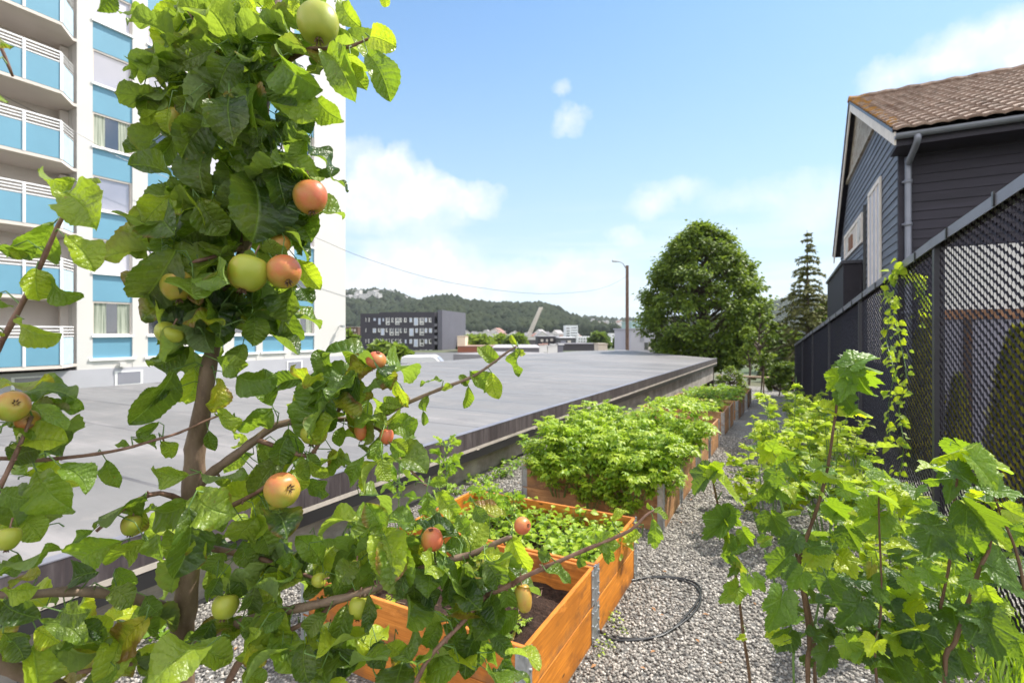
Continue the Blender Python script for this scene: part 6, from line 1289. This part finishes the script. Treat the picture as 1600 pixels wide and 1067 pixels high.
c_ = W(1143, HY, 16.5); crown_tree('flowering_shrub', 'pale flowering shrub beside the garage corner', c_, -.36, .8, .42, .1, 900, 30, .8, ls=(.06, .09), seed=15, trunk_r=.015, low=.0)
fl = Leaves(); P0 = np.array((c_[0], c_[1], -.36))
for _ in range(240):
    an = random.uniform(0, 6.28); el = random.uniform(.1, 1.5); q = P0 + np.array((.42 * math.cos(an) * math.cos(el), .42 * math.sin(an) * math.cos(el), .25 + .55 * math.sin(el))) * random.uniform(.5, 1.05); fl.add(random.choice(RT), q, RNG.normal(0, 1, 3), (0, -.5, 1), random.uniform(.03, .05), 1, .5)
o = fl.build('blossom', m_plain('white_petal', (.75, .72, .72), .7), bpy.data.objects['flowering_shrub']); o.location = -Vector((c_[0], c_[1], -.36))
# garden plants between path end and fence
for k, (px, d, hh, rr, lb) in enumerate(((1238, 19, .9, .5, 'small yellow green bush at the far end of the fence'), (1203, 24, .9, .6, 'green bush behind the young staked tree'), (1228, 23, .9, .5, 'green bush in front of the spruce foot'))):
    c_ = W(px, HY, d); crown_tree('garden_bush', lb, c_, float(gz(c_[0], c_[1])), hh, rr, .1, 900, 26, .6, ls=(.08, .14), seed=30 + k, trunk_r=.02, low=.0)
# spruce with drooping sparse branches
def spruce(px, d, zfoot, ztop, r, label, seed=4):
    random.seed(seed); c = W(px, HY, d); h = ztop - zfoot; t = empty('spruce_tree', label, 'spruce', (c[0], c[1], zfoot)); L = Leaves(); b = MB()
    b.tube([(0, 0, -.1), (.03, 0, h * .5), (0, 0, h)], [.14, .08, .012], 8)
    z = h * .06
    while z < h * .985:
        f = 1 - z / h; rr = r * (f ** 1.05) * 1.1 + .10; nb = max(4, int(4 + 5 * f))
        for k in range(nb):
            an = random.uniform(0, 6.283); ln = rr * random.uniform(.6, 1.15); dv = np.array((math.cos(an), math.sin(an), 0)); p0 = np.array((0, 0, z)); p1 = p0 + dv * ln * .5 + np.array((0, 0, .06 * ln)); p2 = p0 + dv * ln + np.array((0, 0, -.16 * ln))
            pts = smooth_pts([p0, p1, p2], 4); b.tube(pts, [.02 * f + .004] * (len(pts) - 1) + [.003], 4, cap=False); sd = np.cross(dv, (0, 0, 1))
            for j in range(int(16 + 90 * ln)):
                q = pts[min(len(pts) - 1, int(random.uniform(.1, 1) * len(pts)))] + RNG.normal(0, .03, 3); sg = random.choice((-1, 1))
                L.add(random.choice(NTm), q, dv * .6 + sd * sg * random.uniform(.2, 1) + np.array((0, 0, random.uniform(-1.0, .1))), (random.gauss(0, .4), random.gauss(0, .4), 1), random.uniform(.10, .22), 1.9, random.gauss(.7, .25))
        z += h * .033 * random.uniform(.7, 1.3)
    b.build('trunk', M['trunk'], t); L.build('crown', M['conifer'], t)
spruce(1261, 27, -1.6, 1.62 + (518 - 360) / 800 * 27, 2.6, 'tall thin spruce with sparse drooping branches beside the dark house')
# timber seat and planks at the end of the garage
bn = empty('garden_bench', 'pale timber bench at the end of the path behind the young tree', 'bench', (*W(1165, HY, 19)[:2], -.5)); b = MB(); b.box(-1.0, 1.0, -.2, .2, .42, .47); b.build('seat', M['wood_grey'], bn)
for x in (-.85, .85): b = MB(); b.box(x - .04, x + .04, -.18, .18, 0, .418); b.build('leg', M['wood_grey'], bn)
# green trees between the garage and the dark building
for k, (px, d, w_, top, bot, lb, tn) in enumerate(((546, 60, 17, 523, 575, 'dark rounded tree at the corner of the white block', .45), (596, 62, 24, 540, 572, 'light green tree left in front of the dark building', .8), (622, 58, 22, 543, 570, 'light green tree in the middle before the dark building', .8),
        (752, 130, 18, 534, 547, 'yellow green tree right of the brick annex', .95), (782, 150, 15, 533, 546, 'round green tree before the town houses', .9), (806, 140, 16, 531, 547, 'green tree left of the low black building', .5), (735, 150, 14, 532, 545, 'small green tree directly above the brick annex', .7),
        (975, 170, 8, 530, 542, 'dark green tree among the white blocks', .3), (936, 160, 9, 529, 540, 'dark green tree right of the white tower block', .3), (1218, 60, 22, 508, 560, 'bush like green tree left of the spruce', .5), (1290, 50, 24, 470, 560, 'green tree between the spruce and the house', .6), (1235, 48, 30, 520, 560, 'low green tree at the foot of the spruce', .45))):
    c_ = W(px, HY, d); zt = HC + (HY - top) / F * d; zf = min(float(gz(c_[0], c_[1])), HC + (HY - bot) / F * d)
    crown_tree('garden_tree', lb, c_, zf, (zt - zf) * .90, w_ * d / F * .8, max(.2, (HC + (HY - bot) / F * d) - zf), 1500, 40, tn, ls=(.012 * d, .020 * d), seed=50 + k, trunk_r=.12, low=.0)

# ================================================================ HILLS, WOODS AND TOWN
def ridge(px, pts): return np.interp(px, [p[0] for p in pts], [p[1] for p in pts])
def hill(name, label, prof, d, dback, pxa, pxb, ybase, col, seed, wood=None, size=6.0):
    """a hill whose crest follows the skyline at distance d and whose foot lies nearer"""
    pxs = np.linspace(pxa, pxb, 90); rows = 26; V = []
    g = np.random.default_rng(seed)
    for i in range(rows):
        f = i / (rows - 1)
        for px in pxs:
            yc = ridge(px, prof); top = HC + (HY - yc) / F * d - 6; zb = HC + (HY - ybase) / F * (d * .62)
            if f <= .6: q = f / .6; dd = d * .62 + d * .38 * q; z = zb + (top - zb) * (math.sin(q * math.pi / 2) ** 1.1)
            else: q = (f - .6) / .4; dd = d + dback * q; z = top * (1 - .9 * q)
            w = W(px, HY, dd); V.append((w[0], w[1], z + (g.normal(0, size * .25) if 0 < i < rows - 1 else 0)))
    m = len(pxs); ii, jj = np.meshgrid(np.arange(rows - 1), np.arange(m - 1), indexing='ij'); a = (ii * m + jj).ravel(); V = np.array(V)
    tag(fast_mesh(name, V, np.stack([a, a + 1, a + m + 1, a + m], -1), col, smooth=True), label, kind='structure')
    return V.reshape(rows, m, 3)
def wood_mat(name, a, bcol, sc):
    n = NT(name); p = world_pos(n); c = n.mix(n.ramp(n.noise(p, sc, 4, .6), [(.35, 0.0), (.65, 1.0)]), a, bcol)
    c = n.mix(n.ramp(n.noise(p, sc * 9, 3), [(.4, 0.0), (.7, .5)]), c, tuple(x * 1.8 for x in bcol)); return n.done(n.bsdf(c, .95, 0, None, .1).outputs[0])
m_hill = wood_mat('wooded_slope', (.011, .017, .012), (.022, .028, .016), .02); m_wd = wood_mat('forest_canopy', (.009, .016, .011), (.026, .034, .017), .03)
ico = np.array([(0, 0, 1), (.89, 0, .45), (.28, .85, .45), (-.72, .53, .45), (-.72, -.53, .45), (.28, -.85, .45), (.72, .53, -.45), (-.28, .85, -.45), (-.89, 0, -.45), (-.28, -.85, -.45), (.72, -.53, -.45), (0, 0, -1)])
icf = np.array([(0, 1, 2), (0, 2, 3), (0, 3, 4), (0, 4, 5), (0, 5, 1), (1, 6, 2), (2, 7, 3), (3, 8, 4), (4, 9, 5), (5, 10, 1), (6, 7, 2), (7, 8, 3), (8, 9, 4), (9, 10, 5), (10, 6, 1), (11, 7, 6), (11, 8, 7), (11, 9, 8), (11, 10, 9), (11, 6, 10)])
def woods(name, label, H, N, s0, s1, keep=lambda u, v: True, mat=m_wd):
    R_, C_, _ = H.shape; Vs = []; Qs = []; k = 0
    for _ in range(N):
        u, v = random.random() ** .9 * .62, random.random()
        if not keep(u, v): continue
        i, j = u * (R_ - 1.001), v * (C_ - 1.001); a, c = int(i), int(j); p = H[a, c] * (1 - (i - a)) * (1 - (j - c)) + H[a + 1, c] * (i - a) * (1 - (j - c)) + H[a, c + 1] * (1 - (i - a)) * (j - c) + H[a + 1, c + 1] * (i - a) * (j - c)
        s = random.uniform(s0, s1); vv = ico * RNG.uniform(.72, 1.2, (12, 1)) * np.array((s, s, s * random.uniform(.9, 1.5))) + p + np.array((0, 0, s * .5)); Vs.append(vv); Qs.append(icf + k * 12); k += 1
    return tag(fast_mesh(name, np.concatenate(Vs), np.concatenate(Qs), mat), label, kind='stuff')
random.seed(77)
sky1 = [(300, 470), (480, 466), (541, 462), (560, 460), (585, 458.5), (610, 460.5), (625, 464), (637, 470), (650, 476), (700, 500), (760, 530)]
sky2 = [(560, 500), (600, 486), (640, 478), (660, 473), (680, 468.5), (700, 467.5), (715, 470), (730, 474), (760, 478), (790, 479), (820, 479), (838, 478), (850, 480), (864, 483), (872, 487), (885, 494), (900, 500), (930, 512), (960, 525)]
sky3 = [(860, 500), (900, 499), (930, 500), (960, 502), (985, 502.5), (1010, 502), (1060, 500), (1120, 496), (1190, 482), (1210, 474), (1225, 471), (1260, 470), (1300, 466), (1400, 455), (1700, 440)]
H1 = hill('hill', 'distant wooded hill crowned with houses at the left', sky1, 1100, 500, 330, 760, 516, m_hill, 1)
H2 = hill('hill', 'long dark wooded hill behind the dark building', sky2, 820, 400, 560, 962, 522, m_hill, 2)
H3 = hill('hill', 'far low hill with houses behind the street lamp and the spruce', sky3, 1500, 600, 840, 1700, 523, m_hill, 3)
woods('forest', 'dark wood covering the far left hill', H1, 5200, 4, 8.5, lambda u, v: not (.28 < u < .40 and .2 < v < .78 and random.random() < .75))
woods('forest', 'dense broadleaf wood covering the long hill', H2, 9500, 3.2, 7)
woods('forest', 'patchy trees on the far low hill', H3, 4200, 5, 10)
def house(kind):
    w, dd, h = ((9, 8, 5.5), (14, 9, 7), (22, 10, 9))[kind]; b = MB(); rh = (3.2, 3.4, .4)[kind]
    v = [(-w / 2, -dd / 2, -2), (w / 2, -dd / 2, -2), (w / 2, dd / 2, -2), (-w / 2, dd / 2, -2), (-w / 2, -dd / 2, h), (w / 2, -dd / 2, h), (w / 2, dd / 2, h), (-w / 2, dd / 2, h), (0, -dd / 2, h + rh), (0, dd / 2, h + rh)]
    b.add(v, [(0, 1, 5, 8, 4), (2, 3, 7, 9, 6), (1, 2, 6, 5), (3, 0, 4, 7)]); 
    for x in np.arange(-w / 2 + 1.5, w / 2 - 1, 2.6):
        for z in ((1, 3.6) if kind < 2 else (1, 3.8, 6.4)): y_ = -dd / 2 - .05; b.add([(x, y_, z), (x + 1.1, y_, z), (x + 1.1, y_, z + 1.3), (x, y_, z + 1.3)], [(0, 1, 2, 3)], 1)
    o = b.build('town_house', [M['white_paint'], M['glass_dark']])
    b = MB(); e = .5; b.add([(-w / 2 - e, -dd / 2 - e, h - .4), (0, -dd / 2 - e, h + rh + .1), (w / 2 + e, -dd / 2 - e, h - .4), (-w / 2 - e, dd / 2 + e, h - .4), (0, dd / 2 + e, h + rh + .1), (w / 2 + e, dd / 2 + e, h - .4)], [(0, 1, 4, 3), (1, 2, 5, 4)])
    b.build('roof', m_roofs[kind], o)
    return o
m_roofs = [m_plain('grey_slate_roof', (.24, .23, .24), .7), m_plain('rust_tile_roof', (.24, .12, .09), .7), m_plain('pale_flat_roof', (.62, .6, .6), .8)]
protos = [house(i) for i in range(3)]; used = set()
def town(N, gen, label, group, kinds):
    for _ in range(N):
        k = random.choice(kinds); pr = protos[k]; o = pr if k not in used else copy_tree(pr); used.add(k)
        p = gen(); o.location = Vector(p); o.rotation_euler.z = TH + random.uniform(-.9, .9); s = random.uniform(.55, .9); o.scale = (s, s, s)
        tag(o, label, 'house', group)
def at_hill(H, u, v):
    i, j = u * (H.shape[0] - 1.001), v * (H.shape[1] - 1.001); return H[int(i), int(j)] + np.array((0, 0, 3.0))
town(60, lambda: at_hill(H1, random.uniform(.34, .50), random.uniform(.44, .62)) + np.array((0, 0, 2)), 'small white house on the ridge of the far left hill', 'houses on the left ridge', (0, 0, 0, 2))
town(16, lambda: at_hill(H1, random.uniform(.50, .58), random.uniform(.62, .74)) + np.array((0, 0, 3)), 'small pale house near the crest where the two hills meet', 'houses where the hills meet', (0, 0))
def valley():
    px = random.uniform(728, 905); d = random.uniform(330, 520); z = HC + (HY - random.uniform(518, 530)) / F * d; q = W(px, HY, d); return (q[0], q[1], z - 5)
town(100, valley, 'small pale gabled house at the foot of the long wooded hill', 'houses in the valley', (0, 0, 0, 1))
def slope3():
    px = random.uniform(880, 1000); d = random.uniform(520, 1000); f = (d - 520) / 480; z = HC + (HY - (524 - 22 * f - random.uniform(0, 5))) / F * d; q = W(px, HY, d); return (q[0], q[1], z - 5)
town(85, slope3, 'white house scattered on the far slope behind the street lamp', 'houses on the far slope', (0, 1, 2, 0, 0))
# dark terrace roofs at the foot of the hill
for k, (a, c, t0, d_) in enumerate(((728, 760, 534, 250), (745, 778, 532.5, 300), (775, 812, 534, 260), (800, 842, 531.5, 310))):
    block('terrace_row', ['dark terrace with pale windows right of the brick annex', 'dark terrace row behind the yellow green tree', 'dark brown terrace row left of the crane foot', 'dark terrace row at the foot of the crane boom'][k], 'building', a, c, t0, 545, d_, 10, (.07, .06, .065), (.12, .10, .10), [(a + 3 + 6 * j, a + 5 + 6 * j, t0 + 2, t0 + 4, 'soffit') for j in range(4)], 'dark terraces below the wooded hill')

# ================================================================ AIR
n = NT('thin_haze'); vol = n.N('ShaderNodeVolumePrincipled', i={'Density': .00011, 'Anisotropy': .2}); vol.inputs['Color'].default_value = (.86, .93, 1, 1); n.L(vol.outputs[0], n.out.inputs['Volume'])
b = MB(); b.box(-4200, 4200, -4200, 4200, -27, 260); hz_ = b.build('haze', n.m); tag(hz_, 'thin pale summer haze over the town and hills', kind='stuff')
